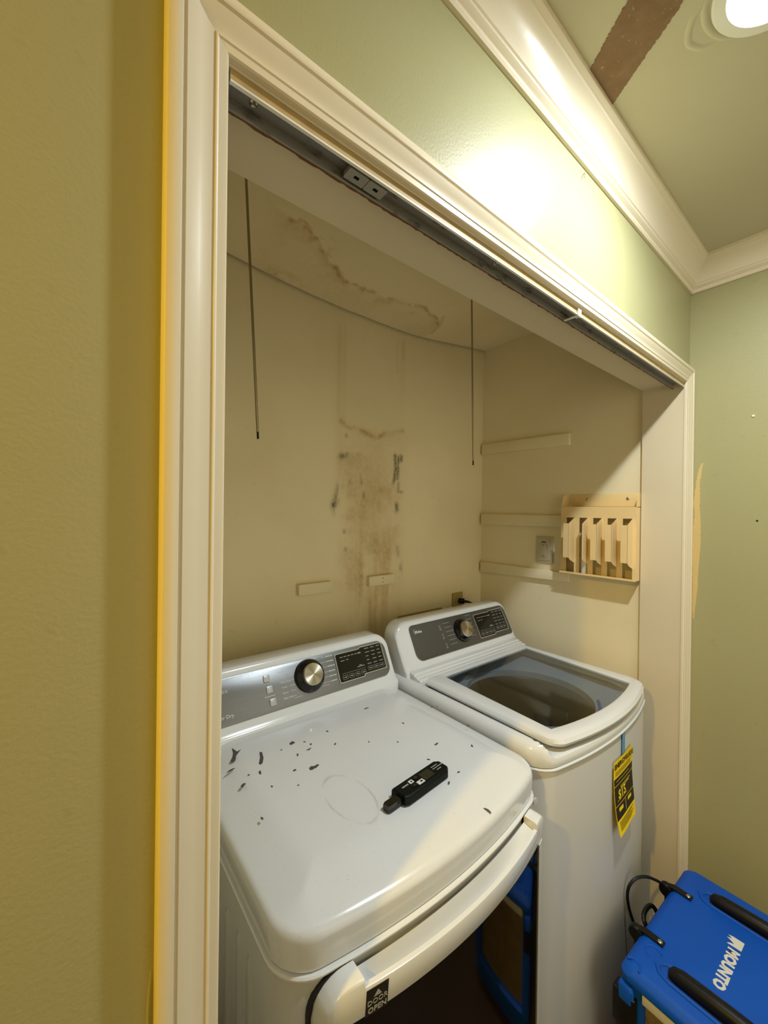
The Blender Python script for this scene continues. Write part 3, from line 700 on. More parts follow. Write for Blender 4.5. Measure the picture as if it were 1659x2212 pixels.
def display(con, x0, y0, x1, y1, m='chrome'):
    fr = MB(); xm = x0 + (x1 - x0) * .50; dy = .008
    def shape(g):
        return [(x0 + g, y0 + g + .003), (x0 + g + .003, y0 + g), (xm, y0 + g), (xm + .006, y0 + g + dy * .8), (x1 - g - .003, y0 + g + dy * .8), (x1 - g, y0 + g + dy * .8 + .003),
                (x1 - g, y1 - g - .003), (x1 - g - .003, y1 - g), (xm + .006, y1 - g), (xm, y1 - g - dy * .5), (x0 + g + .003, y1 - g - dy * .5), (x0 + g, y1 - g - dy * .5 - .003)]
    a, b = shape(0), shape(.0028)
    fr.loft([[(u, v, .0016) for u, v in a], [(u, v, .0048) for u, v in a], [(u, v, .0048) for u, v in b], [(u, v, .0016) for u, v in b]], True, False, False)
    fr.build('display_bezel', m, con)
    MB().prism(b, lambda u, v, h: (u, v, h), .0014, .0030).build('display_glass', 'black_gloss', con)
    return b
def machine_rows(con, x0, y0, x1, y1, seedv):
    r = random.Random(seedv); mb = MB(); z = .0031
    W, H = x1 - x0, y1 - y0
    for cx in (.62, .75, .88):                       # three columns of little option names, illegible at this size
        for k in range(5):
            l = r.uniform(.055, .095) * W; y = y0 + H * (.90 - .13 * k)
            mb.box((x0 + W * cx, y - .0009, z), (x0 + W * cx + l, y + .0009, z + .0001))
    for k in range(6): x = x0 + W * (.10 + .075 * k); mb.box((x, y0 + H * .80, z), (x + W * .055, y0 + H * .80 + .0018, z + .0001))
    mb.box((x0 + W * .47, y0 + H * .79, z), (x0 + W * .53, y0 + H * .79 + .004, z + .0001))
    mb.box((x0 + W * .10, y0 + H * .68, z), (x0 + W * .18, y0 + H * .68 + .0016, z + .0001)); mb.box((x0 + W * .21, y0 + H * .69, z), (x0 + W * .26, y0 + H * .69 + .0016, z + .0001))
    mb.box((x0 + W * .40, y0 + H * .36, z), (x0 + W * .55, y0 + H * .36 + .0018, z + .0001)); mb.box((x0 + W * .44, y0 + H * .40, z), (x0 + W * .50, y0 + H * .40 + .0016, z + .0001))
    mb.box((x0 + W * .08, y0 + H * .275, z), (x0 + W * .56, y0 + H * .275 + .0006, z + .0001))
    o = mb.build('display_print', 'print_grey', con); o['kind'] = 'stuff'
    for k in range(4):                               # outlined touch keys
        keys = [(x0 + W * (.08 + .125 * k), y0 + H * .09)]
        for kx, ky in keys: key_outline(con, kx, ky, W * .10, H * .13)
    for k in range(3): key_outline(con, x0 + W * (.61 + .125 * k), y0 + H * .16, W * .105, H * .13)
def key_outline(con, x, y, w, h):
    a = rrect(x, y, x + w, y + h, .0022, 3); b = rrect(x + .0007, y + .0007, x + w - .0007, y + h - .0007, .0016, 3); z = .0031
    mb = MB(); mb.loft([[(u, v, z) for u, v in a], [(u, v, z + .0001) for u, v in b]], True, False, False)
    mb.box((x + w * .22, y + h * .42, z), (x + w * .78, y + h * .60, z + .0001))
    mb.build('touch_key', 'print_grey', con)

def dryer():
    W, D, BOW, RC = .660, .67, .040, .055
    t = thing('clothes_dryer', 'white front-loading dryer with flakes and a dark meter on its top', 'dryer', (.5695, .412, 0), 0)
    ol = lambda i, z, fi=None: [(x, y, z) for x, y in outline(W, D, RC, BOW, i, front_inset=fi)]
    # cabinet below the seam
    MB().loft([ol(.004, .02), ol(.002, .03), ol(.002, .907), ol(.004, .912)], cap1=True).build('cabinet', 'white_side', t, smooth=True, angle=35)
    MB().loft([ol(.003, .910), ol(-.0025, .911), ol(-.003, .914), ol(-.001, .9165), ol(.003, .9165)]).build('seam_lip', 'white_app', t, smooth=True, angle=35)
    # top cover: upright fascia, rolled edge, sloping shoulder, flat top
    prof = [(.005, .917), (.003, .919), (.0022, .925), (.0004, .960), (.0012, .9655), (.0034, .971), (.0072, .9748), (.0125, .9770), (.030, .9830), (.050, .9895), (.066, .9948), (.080, .9983), (.096, 1.0)]
    MB().loft([ol(i, z) for i, z in prof], cap0=False).build('top_cover', 'dryer_top', t, smooth=True, angle=30)
    # embossed ribs pressed into the left side panel
    rib = MB()
    for y, zt in ((.363, .839), (.310, .849), (.250, .857), (.200, .859)):
        yl = y - .412
        pts = [(-W / 2 + .0015, yl, zt - .46 * k) for k in (0, 1)]
        rib.loft([[(-W / 2 + .003, yl - .017, z), (-W / 2 - .0022, yl - .010, z), (-W / 2 - .0028, yl, z), (-W / 2 - .0010, yl + .009, z), (-W / 2 + .003, yl + .017, z)] for z in (.25, zt - .03)] + [[(-W / 2 + .003, yl - .014, zt - .012), (-W / 2 - .0014, yl - .008, zt - .012), (-W / 2 - .002, yl, zt - .010), (-W / 2 - .0004, yl + .008, zt - .012), (-W / 2 + .003, yl + .014, zt - .012)], [(-W / 2 + .003, yl + dy, zt) for dy in (-.010, -.005, 0, .005, .010)]])
    rib.build('side_ribs', 'white_side', t, smooth=True, angle=60)
    # backsplash and console
    slope = math.atan2(.06, .1155)
    yf = .60 - .412
    backsplash(t, W - .004, yf, 1.022, slope, 1.149, .322, .975, M['white_app'], r=.055, foot=.020)
    con = console_frame(t, yf - .0012, 1.028, slope, 'control_panel', 'panel_dryer', rrect(-.308, .002, .302, .116, (.018, .028, .032, .03)))
    X = lambda wx: wx - .568
    dial(con, X(.573), .0655, .0475, .031)
    bz = display(con, X(.668), .017, X(.856), .110)
    machine_rows(con, X(.668), .017, X(.856), .110, 2)
    # cycle names beside the dial with hair lines
    names_l = [('Normal', .455), ('Bulky', .455), ('Heavy Duty', .455), ('Towel', .46), ('Sports', .462), ('Baby Care', .462)]
    for k, (nm, x) in enumerate(names_l):
        y = .0965 - .0145 * k
        text_mesh('cycle_name', nm, 'print_white', con, .0066, on_face(X(.480) + .001 * k, y, .0017))
    ln = []
    for k in range(6): ln.append((X(.508) + .004 * k * (k < 3), .0965 - .0145 * k, .020 - .002 * abs(k - 2.5), .0007))
    ln.append((X(.516), .018, .024, .0007))
    for k in range(6): ln.append((X(.616) + .006 * (k % 2 == 0), .1060 - .0145 * k, .022, .0007))
    ln.append((X(.61), .026, .024, .0007)); ln.append((X(.582), .1140 - .001, .026, .0007))
    dashes(con, ln, 'print_white', 'hair_lines')
    rr = random.Random(8); it = []
    for k in range(6):
        x = X(.640)
        while x < X(.662): l = rr.uniform(.002, .0045); it.append((x, .1060 - .0145 * k, l, rr.uniform(.0018, .003))); x += l + .0009
    dashes(con, it, 'print_white', 'cycle_marks')
    for k, y in enumerate((.088, .058, .024)):
        b = MB().prism(rrect(X(.4445) + k * .004 - .009, y - .0095, X(.4445) + k * .004 + .009, y + .0095, .003), lambda u, v, h: (u, v, h), .0016, .0046).build('button', 'button_grey', con, bevel=.001, label='small silver square button')
    dashes(con, [(X(.432), .0410, .030, .0012)], 'print_white', 'hair_line')
    text_mesh('maker_name', 'Midea', 'print_white', con, .017, on_face(X(.297), .084, .0017), bold=-.0003)
    text_mesh('sensor_lettering', 'Sensor Dry', 'print_white', con, .0125, on_face(X(.2885), .022, .0017))
    # door -------------------------------------------------------------------
    HW = W / 2
    yc = lambda x: -D / 2 - BOW * (1 - (x / HW) ** 2)                  # cabinet front
    yd = lambda x: -D / 2 - .030 - (BOW + .010) * (1 - (x / HW) ** 2)  # door face
    xa, xb, za, zb = -.292, .278, .24, .9125
    P1, P2 = -.229, .226                                              # inner faces of the two pillars
    zr = .900                                                         # top of the pull rail
    gx0, gx1, gz0, gz1 = -.250, .250, .30, .859
    MB().loft([[(x, yc(x) + .004, z) for x, z in rrect(xa - .004, za - .004, xb + .004, .9125, .05, 8)], [(x, yc(x) - .004, z) for x, z in rrect(xa - .004, za - .004, xb + .004, .9125, .05, 8)]]).build('door_gasket', 'dark_gap', t)
    def face(x, z, off=0.0):
        return (x, yd(x) + off, z)
    # frame: ring of quads between outer outline and glass opening, subdivided along x so it follows the bow
    def dense(poly, step=.012):
        out = []
        for (a, b), (c, d_) in zip(poly, poly[1:] + poly[:1]):
            n = max(1, int(math.hypot(c - a, d_ - b) / step))
            for k in range(n): out.append((a + (c - a) * k / n, b + (d_ - b) * k / n))
        return out
    fr = MB(); N = 40
    def top_z(x):                                                     # pillar tops, dropping to the rail between them
        if x < P1: 
            e = max(0, (xa + .05) - x); return zb - (.05 - math.sqrt(max(0, .05 ** 2 - e ** 2)))
        if x > P2:
            e = max(0, x - (xb - .03)); return zb - (.03 - math.sqrt(max(0, .03 ** 2 - e ** 2)))
        return zr
    xs = sorted(set([xa + (xb - xa) * k / 60 for k in range(61)] + [xa + .004, xa + .009, xa + .016, P1 - 1e-4, P1 + 1e-4, P2 - 1e-4, P2 + 1e-4, xb - .003]))
    rings = []
    for x in xs:
        edge = .010 * (1 - min(1, (x - xa) / .016)) ** 2 + .006 * (1 - min(1, (xb - x) / .012)) ** 2
        zt = top_z(x); y = yd(x) + edge; back = yc(x) - .003
        glass_top = gz1 if gx0 < x < gx1 else gz1
        r_ = .006 if (x < P1 or x > P2) else .0022
        rings.append([(x, back, gz1 - .01), (x, y + .007, gz1 - .01), (x, y + .003, gz1 - .002), (x, y, zt - r_), (x, y + r_ * .3, zt - r_ * .3), (x, y + r_, zt),
                      (x, (y + .0075) if P1 < x < P2 else back - .001, zt), (x, back if not (P1 < x < P2) else y + .0085, zt - (.003 if not (P1 < x < P2) else .012))])
    fr.loft(rings)
    # the rest of the frame: sides and bottom
    for (u0, u1, v0, v1) in ((xa, gx0, za, gz1 - .009), (gx1, xb, za, gz1 - .009), (gx0, gx1, za, gz0)):
        n = 12; rg = []
        for k in range(n + 1):
            x = u0 + (u1 - u0) * k / n; e = .010 * (1 - min(1, (x - xa) / .016)) ** 2 + .006 * (1 - min(1, (xb - x) / .012)) ** 2
            rg.append([(x, yc(x) - .003, v0), (x, yd(x) + .003 + e, v0), (x, yd(x) + .003 + e, v1), (x, yc(x) - .003, v1)])
        fr.loft(rg)
    fr.build('door_frame', 'white_app', t, smooth=True, angle=32)
    # scooped pull behind the rail
    sc = []
    for k in range(41):
        x = P1 + (P2 - P1) * k / 40; a = yd(x) + .0080; b = yc(x) - .0035; dz = min(1, (k + .4) / 3, (40.4 - k) / 14)
        sc.append([(x, a + (b - a) * s, zr - .004 - .046 * dz * max(0, math.sin(PI * min(1, .12 + .88 * s))) ** .7 * (1 - .45 * s) + .003 * s) for s in [i / 9 for i in range(10)]])
    MB().loft(sc, False, False, False).build('pull_scoop', 'white_app', t, smooth=True, angle=60)
    gl = [(x, z) for x, z in dense(rrect(gx0, gz0, gx1, gz1, .012, 5))]
    MB().grid(lambda u, v: (gx0 + (gx1 - gx0) * u, yd(gx0 + (gx1 - gx0) * u) + .005, gz0 + (gz1 - gz0) * v), 30, 2).build('door_glass', 'door_glass', t, smooth=True, label='glossy black door glass')
    # sticker
    sx0, sx1, sz0, sz1 = -.2270, -.1915, .8525, .8945
    st = MB().grid(lambda u, v: (sx0 + (sx1 - sx0) * u, yd(sx0 + (sx1 - sx0) * u) - .0006 + .003 * (zr - .0022 - sz0 - (sz1 - sz0) * v) / (zr - gz1), sz0 + (sz1 - sz0) * v), 6, 1).build('door_sticker', 'print_black', t, label='black sticker reading DOOR OPEN')
    xm = (sx0 + sx1) / 2; dyx = (yd(sx1) - yd(sx0)) / (sx1 - sx0)
    ang = math.atan(dyx)
    tilt = math.atan(.003 / (zr - gz1))
    fm = Matrix.Translation((xm, yd(xm) - .0012 , zr - .0022)) @ Matrix.Rotation(ang, 4, 'Z') @ Matrix.Rotation(PI / 2 + tilt, 4, 'X') @ Matrix.Translation((0, -(zr - .0022), 0))
    text_mesh('lettering', 'DOOR', 'print_grey', st, .0112, fm @ Matrix.Translation((0, .8725, 0)), align='CENTER')
    text_mesh('lettering', 'OPEN', 'print_grey', st, .0118, fm @ Matrix.Translation((0, .8605, 0)), align='CENTER', bold=.0002)
    tri = MB().prism([(-.0065, .8800), (.0065, .8800), (0, .8895)], lambda u, v, h: (u, v, h), 0, .0002).build('arrow', 'print_grey', st); tri.matrix_local = fm
    MB().lathe([(.009, 0), (.009, .003), (.005, .0032)], origin=(.302, yc(.302), .900), ax=(0, -1, 0), n=20).build('plug_button', 'white_side', t, smooth=True)
    for x in (-.26, .26):
        for y in (-.27, .27): MB().lathe([(.022, 0), (.022, .012), (.014, .022)], origin=(x, y, 0), n=16).build('foot', 'black_rubber', t)
    return t
dryer()

def washer():
    W, D, BOW, RC = .700, .67, .045, .055
    cx, cy = 1.264, .415
    t = thing('washing_machine', 'white top-loading washing machine with a smoked glass lid', 'washing machine', (cx, cy, 0), 0)
    ol = lambda i, z, fi=None: [(x, y, z) for x, y in outline(W, D, RC, BOW, i, front_inset=fi)]
    MB().loft([ol(.004, .02), ol(.002, .03), ol(.002, .932), ol(.004, .937)], cap1=False).build('cabinet', 'white_side', t, smooth=True, angle=35)
    MB().loft([ol(.003, .935), ol(-.0025, .936), ol(-.003, .9385), ol(-.001, .941), ol(.003, .941)], cap0=False, cap1=False).build('seam_lip', 'white_app', t, smooth=True, angle=35)
    # top cover ring: sides rise to the lid level, the front stays low under the lid's lip
    def cover(i, zs, zf):
        out = []
        for x, y in outline(W, D, RC, BOW, i):
            k = min(1, max(0, (-y - (D / 2 - .10)) / .05)); k = k * k * (3 - 2 * k)
            e = min(1, max(0, (W / 2 - abs(x) - .036) / .012)); k *= e
            out.append((x, y, zs * (1 - k) + zf * k))
        return out
    MB().loft([ol(.004, .9415), ol(.0015, .943), ol(0, .948), cover(.0005, .966, .957), cover(.003, .979, .9635), cover(.008, .988, .9665), cover(.016, .9935, .9675), cover(.026, .996, .9675), cover(.036, .995, .9670), cover(.040, .985, .962), cover(.060, .968, .958)], cap0=False, cap1=False).build('top_cover', 'white_app', t, smooth=True, angle=34)
    # inner deck with a round mouth, and the drum below
    n = len(outline(W, D, RC, BOW, .06)); oo = outline(W, D, RC, BOW, .058)
    R = .212; ccx, ccy = .022, -.075
    circ = []
    for x, y in oo:
        a = math.atan2(y - ccy, x - ccx); circ.append((ccx + R * math.cos(a), ccy + R * math.sin(a)))
    MB().loft([[(x, y, .958) for x, y in oo], [(ccx + (x - ccx) * 1.08, ccy + (y - ccy) * 1.08, .944) for x, y in circ], [(x, y, .938) for x, y in circ], [(x, y, .915) for x, y in circ]], True, False, False).build('inner_deck', 'inner_deck', t, smooth=True, angle=40)
    MB().lathe([(R + .004, .915), (R - .006, .905), (R - .004, .86), (R + .006, .84), (R + .006, .66), (R - .02, .62), (.09, .60), (.07, .66), (.03, .70), (.001, .705)], origin=(ccx, ccy, 0), n=56, cap0=False).build('drum', 'drum', t, smooth=True, angle=50)
    arc = []
    for k in range(25):
        a = math.radians(248 + 58 * k / 24); arc.append((ccx + (R + .012) * math.cos(a), ccy + (R + .012) * math.sin(a), .9445))
    MB().tube(arc, .005, 8).build('blue_seal', 'inner_blue', t, smooth=True)
    # lid ------------------------------------------------------------------
    lid = lambda i, z, fi=None, dz=0.0: [(x, y, z + dz * min(1, max(0, (-y - .20) / .13))) for x, y in lid_ol(i, fi)]
    LW, LD, LB = .604, .545, .043
    def lid_ol(i, fi=None):
        return [(x + .012, y - .068) for x, y in outline(LW, LD, .034, LB, i, front_inset=fi)]
    def glass_ol(i=0.0):
        pts = []
        q = [(1.020 - cx + i, .112 - cy + i), (1.513 - cx - i, .096 - cy + i), (1.545 - cx - i, .508 - cy - i), (1.045 - cx + i, .516 - cy - i)]
        nc, ns = 8, 18
        def corner(k, m):
            return [q[k]] * m
        for (a, b) in ((0, 1), (1, 2), (2, 3), (3, 0)):
            for k in range(ns + nc):
                f = min(1, k / (ns + nc * .5)); x = q[a][0] + (q[b][0] - q[a][0]) * f; y = q[a][1] + (q[b][1] - q[a][1]) * f
                if (a, b) == (0, 1): y -= .030 * 4 * f * (1 - f)
                pts.append((x, y))
        return pts
    rings = [lid(.010, .984, .012), lid(.0, .986, .0, -.003), lid(-.001, .992, -.002, -.002), lid(.003, .999, .004), lid(.010, 1.003, .014), lid(.020, 1.0045, .028), [(x, y, 1.0035) for x, y in glass_ol(-.004)], [(x, y, 1.0025) for x, y in glass_ol()], [(x, y, .996) for x, y in glass_ol(.001)]]
    MB().loft(rings, True, False, False).build('lid_frame', 'white_app', t, smooth=True, angle=34)
    g = glass_ol(-.001)
    MB().loft([[(x, y, .9985) for x, y in g], [(x, y, 1.0018) for x, y in g]]).build('lid_glass', 'lid_glass', t, label='smoked glass lid window')
    # hinge strip: three low steps between lid and console
    hs = MB(); yb = .600 - cy
    prof = [(yb - .062, .975), (yb - .062, 1.003), (yb - .058, 1.006), (yb - .046, 1.006), (yb - .044, 1.010), (yb - .032, 1.011), (yb - .030, 1.016), (yb - .018, 1.017), (yb + .03, 1.019), (yb + .03, .975)]
    hs.loft([[(-.315, y, z if z < .98 else z - .004) for y, z in prof], [(-.305, y, z) for y, z in prof], [(.318, y, z) for y, z in prof], [(.328, y, z if z < .98 else z - .004) for y, z in prof]])
    hs.build('hinge_cover', 'white_app', t, bevel=.0012)
    slope = math.atan2(.06, .1155); yf = .60 - cy
    bs = backsplash(t, W - .026, yf, 1.030, slope, 1.167, .322, .975, M['white_app'], r=.06, foot=.016); bs.location.x = .011
    con = console_frame(t, yf - .0012, 1.034, slope, 'control_panel', 'panel_washer', rrect(-.264, .004, .323, .133, (.030, .012, .030, .016)))
    X = lambda wx: wx - cx
    dial(con, X(1.272), .070, .046, .031)
    display(con, X(1.362), .018, X(1.566), .122)
    machine_rows(con, X(1.362), .018, X(1.566), .122, 5)
    rr = random.Random(3); it = []
    for k in range(6):
        y = .113 - .0165 * k
        it.append((X(1.176) + .002 * k, y, .046 - .004 * abs(2.5 - k), .0012)); it.append((X(1.312), y + .010, .034, .0012))
    dashes(con, it, 'print_grey', 'cycle_marks')
    ic = []
    for k, y in enumerate((.104, .070, .034)):
        ic += [(X(1.150) + .003 * k, y + dy, .010, .0014) for dy in (-.012, -.008, -.002, .004)]
    dashes(con, ic, 'print_grey', 'icon_marks')
    ring = MB(); e0 = X(1.0135)
    pts = [(e0 + .011 + .0075 * math.cos(a), .1085 + .0085 * math.sin(a), .0018) for a in [math.radians(60 + 250 * k / 20) for k in range(21)]]
    ring.tube(pts, [.0004 + .0009 * math.sin(PI * k / 20) for k in range(21)], 6).build('maker_emblem', 'chrome', con, smooth=True)
    text_mesh('maker_name', 'Midea', 'print_white', con, .0145, on_face(X(1.022), .1055, .0017), bold=.0002)
    MB().lathe([(.016, 0), (.016, .0015), (.010, .002)], origin=(W / 2 - .012, -.30, .872), ax=(.85, -.5, 0), n=20).build('plug_button', 'plate_grey', t, smooth=True)
    for x in (-.28, .28):
        for y in (-.27, .27): MB().lathe([(.022, 0), (.022, .012), (.014, .022)], origin=(x, y, 0), n=16).build('foot', 'black_rubber', t)
    # energy label, hung on the front by a strip of tape ---------------------------------------
    HW = W / 2
    yfw = lambda wx: cy - D / 2 - BOW * (1 - ((wx - cx) / HW) ** 2)
    e = thing('energy_label', 'yellow and black energy label hanging by blue tape on the washer front', 'label', (0, 0, 0))
    x0, x1 = 1.222, 1.366; zt, zbm = .872, .668
    def sheet(u, v, off=0.0):
        x = x0 + (x1 - x0) * u; z = zt - (zt - zbm) * v + .004 * u
        curl = .002 + .026 * max(0, v - .15) ** 2 * (1 - .4 * u) + .02 * max(0, u - .75) * max(0, v - .4)
        xx = x + .012 * max(0, v - .75) * (1 - 2 * u) * 4 * .5
        return Vector((xx, yfw(x) - .0008 - curl - off, z))
    MB().grid(lambda u, v: sheet(u, v), 10, 16).build('paper', 'label_yellow', e, smooth=True)
    def patch(u0, u1, v0, v1, m, nm, off=.0004, nu=6, nv=8):
        return MB().grid(lambda u, v: sheet(u0 + (u1 - u0) * u, v0 + (v1 - v0) * v, off), nu, nv).build(nm, m, e)
    patch(.02, .98, .25, .80, 'print_black', 'black_panel')
    for (u0, u1, v0, v1) in ((.02, .98, .345, .353), (.02, .98, .612, .620), (.49, .505, .62, .78), (.12, .62, .56, .566), (.10, .75, .29, .297)):
        patch(u0, u1, v0, v1, 'label_yellow', 'rule', .0007, 8, 1)
    for (u0, u1, v0, v1) in ((.62, .82, .655, .70), (.16, .36, .66, .71), (.30, .80, .40, .412), (.30, .74, .425, .437)):
        patch(u0, u1, v0, v1, 'label_yellow', 'print_line', .0007, 2, 1)
    for k in range(6): patch(.10, .90 - .07 * (k % 3), .835 + .02 * k, .842 + .02 * k, 'print_black', 'print_line', .0006, 6, 1)
    for k in range(3): patch(.08, .86, .165 + .022 * k, .171 + .022 * k, 'print_black', 'print_line', .0006, 6, 1)
    def stick_text(s, u, v, size, m, bold):
        p = sheet(u, v, .0009); du = (sheet(u + .05, v) - sheet(u - .05, v)).normalized(); dv = (sheet(u, v - .04) - sheet(u, v + .04)).normalized(); nn = du.cross(dv)
        mt = Matrix((du, dv, nn)).transposed().to_4x4(); mt.translation = p
        text_mesh('lettering', s, m, e, size, mt, align='CENTER', bold=bold)
    stick_text('ENERGYGUIDE', .5, .085, .0205, 'print_black', .0003)
    stick_text('$15', .36, .50, .034, 'label_yellow', .0006)
    MB().grid(lambda u, v: (lambda x: (x, yfw(x) - .0010 - (.003 * max(0, v - .7)), .935 - .073 * v))(1.283 + .023 * u), 3, 8).build('tape', 'tape_blue', e, label='strip of blue tape')
    rebase(e, ((x0 + x1) / 2, yfw(1.294), zbm))
    return t
washer()

# ------------------------------------------------------------------ things on the dryer top
ZT = 1.0
def meter():
    a, b = Vector((.488, .158)), Vector((.664, .172))
    L = (b - a).length; ang = math.atan2(b.y - a.y, b.x - a.x)
    t = thing('moisture_meter', 'dark green hand-held moisture meter lying on the dryer top', 'meter', (a.x, a.y, ZT), ang)
    h = .020
    body = [(.036, -.017), (.046, -.021), (L - .010, -.021), (L, -.013), (L, .013), (L - .010, .021), (.036, .021)]
    def ringz(s, z): 
        cx = (L + .036) / 2
        return [(cx + (x - cx) * (1 - s * .03), y * (1 - s * .14), z) for x, y in body]
    MB().loft([ringz(1, .001), ringz(0, .003), ringz(0, h - .005), ringz(.7, h - .001), ringz(1.2, h)]).build('housing', 'meter_green', t, smooth=True, angle=25)
    MB().loft([[(x, y * s, z) for x, y in ((0, -.008), (.004, -.010), (.040, -.010), (.040, .010), (.004, .010), (0, .008))] for s, z in ((.9, .001), (1, .003), (1, .011), (.8, .0145))]).build('probe_cap', 'black_gloss', t, smooth=True, angle=30)
    z = h
    MB().box((.105, -.011, z - .0002), (.135, .011, z + .0004)).build('screen', 'lcd', t)
    for (x0, x1, y0, y1, m, nm) in ((.072, .083, .002, .011, 'print_white', 'key'), (.084, .102, -.012, -.002, 'print_white', 'key'), (.086, .098, .003, .012, 'black_gloss', 'key'), (.068, .080, -.010, -.003, 'black_gloss', 'key')):
        MB().box((x0, y0, z - .0002), (x1, y1, z + .0010)).build(nm, m, t, bevel=.0003)
    MB().box((.076, .004, z + .001), (.080, .008, z + .0013)).build('key_mark', 'print_black', t); MB().box((.092, -.009, z + .001), (.0985, -.005, z + .0013)).build('key_mark', 'print_black', t)
    dd = MB()
    for (x, y, l) in ((.143, .007, .020), (.142, .001, .034), (.148, -.006, .014)): dd.box((x, y, z), (x + l, y + .0018, z + .0003))
    for k in range(6): dd.box((.051 + k * .003, .004, z), (.0535 + k * .003, .0075, z + .0003))
    o = dd.build('printed_lines', 'print_grey', t); o['kind'] = 'stuff'
meter()
def flake(x, y, pts, lab, m='flake', th=.0009):
    c = Vector((sum(p[0] for p in pts) / len(pts), sum(p[1] for p in pts) / len(pts)))
    mb = MB(); mb.loft([[(px, py, 0) for px, py in pts], [(c.x + (px - c.x) * .8, c.y + (py - c.y) * .8, th) for px, py in pts]])
    o = mb.build('paint_flake', m); o.location = (x, y, (ZT if y > .13 else ZT - .0210) + .0001); o.rotation_euler = (0 if y > .13 else .16, 0, 0)
    tag(o, lab, 'flake', 'grey flakes scattered on the dryer top'); return o
def blob(r, ax, ang, n=11, jag=.35, seed=0):
    rr = random.Random(seed); out = []
    for k in range(n):
        a = 2 * PI * k / n; q = r * (1 + rr.uniform(-jag, jag)); x = q * math.cos(a); y = q * math.sin(a) * ax
        out.append((x * math.cos(ang) - y * math.sin(ang), x * math.sin(ang) + y * math.cos(ang)))
    return out
flake(.318, .520, [(-.012, -.028), (-.004, -.026), (.004, -.008), (.012, .0), (.022, .010), (.011, .006), (.006, .028), (.002, .006), (-.004, -.008), (-.014, -.022)], 'branching grey flake beside the left door casing on the dryer top')
flake(.363, .470, [(-.010, -.026), (-.003, -.023), (.006, -.006), (.012, .018), (.007, .022), (.0, .0), (-.011, -.020)], 'long curved grey flake left of the round one on the dryer top')
flake(.448, .478, blob(.0075, .8, .4, 12, .18, 1), 'roundish grey flake below the dial on the dryer top')
flake(.444, .362, blob(.011, .55, .1, 15, .42, 2), 'large ragged grey flake above the dried ring on the dryer top')
flake(.437, .426, blob(.0062, .35, 1.2, 9, .3, 3), 'narrow upright grey flake between the round and the ragged flake')
flake(.342, .419, blob(.0085, .3, 1.3, 9, .35, 4), 'thin upright grey flake below the long curved one')
flake(.300, .401, blob(.0060, .6, .6, 8, .4, 5), 'small triangular grey flake nearest the left door casing')
flake(.293, .465, blob(.010, .28, .2, 9, .4, 6), 'thin flat grey flake just below the branching one')
flake(.730, .255, blob(.0095, .35, .2, 11, .5, 7), 'jagged grey flake behind the moisture meter on the dryer top')
flake(.671, .057, blob(.010, .25, 1.75, 8, .3, 8), 'dark splinter near the front edge of the dryer top')
flake(.794, .196, blob(.0058, .5, .8, 9, .45, 9), 'small grey flake near the right edge of the dryer top')
flake(.698, .506, blob(.0085, .25, -.1, 8, .3, 10), 'thin grey sliver right below the dryer display')
flake(.647, .140, blob(.006, .3, .5, 8, .3, 21), 'small grey sliver touching the upper end of the moisture meter')
flake(.468, .429, blob(.0065, .4, .3, 8, .4, 22), 'short wide grey flake right of the narrow upright one')
specks = [(.855, .393, .004, 'tiny speck at the right rear of the dryer top, left one of a pair'), (.872, .387, .003, 'tiny speck at the right rear of the dryer top, right one of a pair'),
          (.474, .464, .0036, 'tiny speck just right of the roundish grey flake'), (.482, .445, .004, 'tiny speck between the roundish flake and the short wide flake'),
          (.544, .470, .0036, 'tiny speck on the dryer top straight in front of the dial'), (.406, .379, .0042, 'tiny speck left of the large ragged grey flake'),
          (.729, .379, .0034, 'lone tiny speck midway between the meter and the dryer display'), (.860, .262, .004, 'tiny speck by the washer, halfway along the right edge of the dryer top'),
          (.659, .321, .0034, 'tiny speck a hand behind the screen end of the moisture meter'), (.670, .223, .0045, 'tiny speck just behind the broad end of the moisture meter'),
          (.415, .468, .0028, 'tiny speck left of the roundish grey flake'), (.295, .29, .0042, 'tiny speck on the left slope of the dryer top by the casing'),
          (.690, .150, .004, 'tiny speck in front of the broad end of the moisture meter'), (.602, .365, .003, 'tiny speck well behind the middle of the moisture meter'),
          (.320, .426, .003, 'tiny speck left of the thin upright grey flake'), (.53, .409, .006, 'small speck right of the short wide flake on the dryer top'),
          (.345, .36, .003, 'tiny speck right of the small triangular grey flake'), (.39, .33, .003, 'tiny speck left of the dried dirt ring')]
for k, (x, y, r, lab) in enumerate(specks):
    flake(x, y, blob(r, .55, k * 1.3, 8, .4, 30 + k), lab)
tag(MB().loft([[(px, py, 0) for px, py in blob(.0045, .9, 0, 10, .1, 50)], [(px * .7, py * .7, .003) for px, py in blob(.0045, .9, 0, 10, .1, 50)]]).build('white_crumb', 'dust', smooth=True), 'bright white crumb below the dryer buttons', 'crumb').location = (.512, .501, ZT)

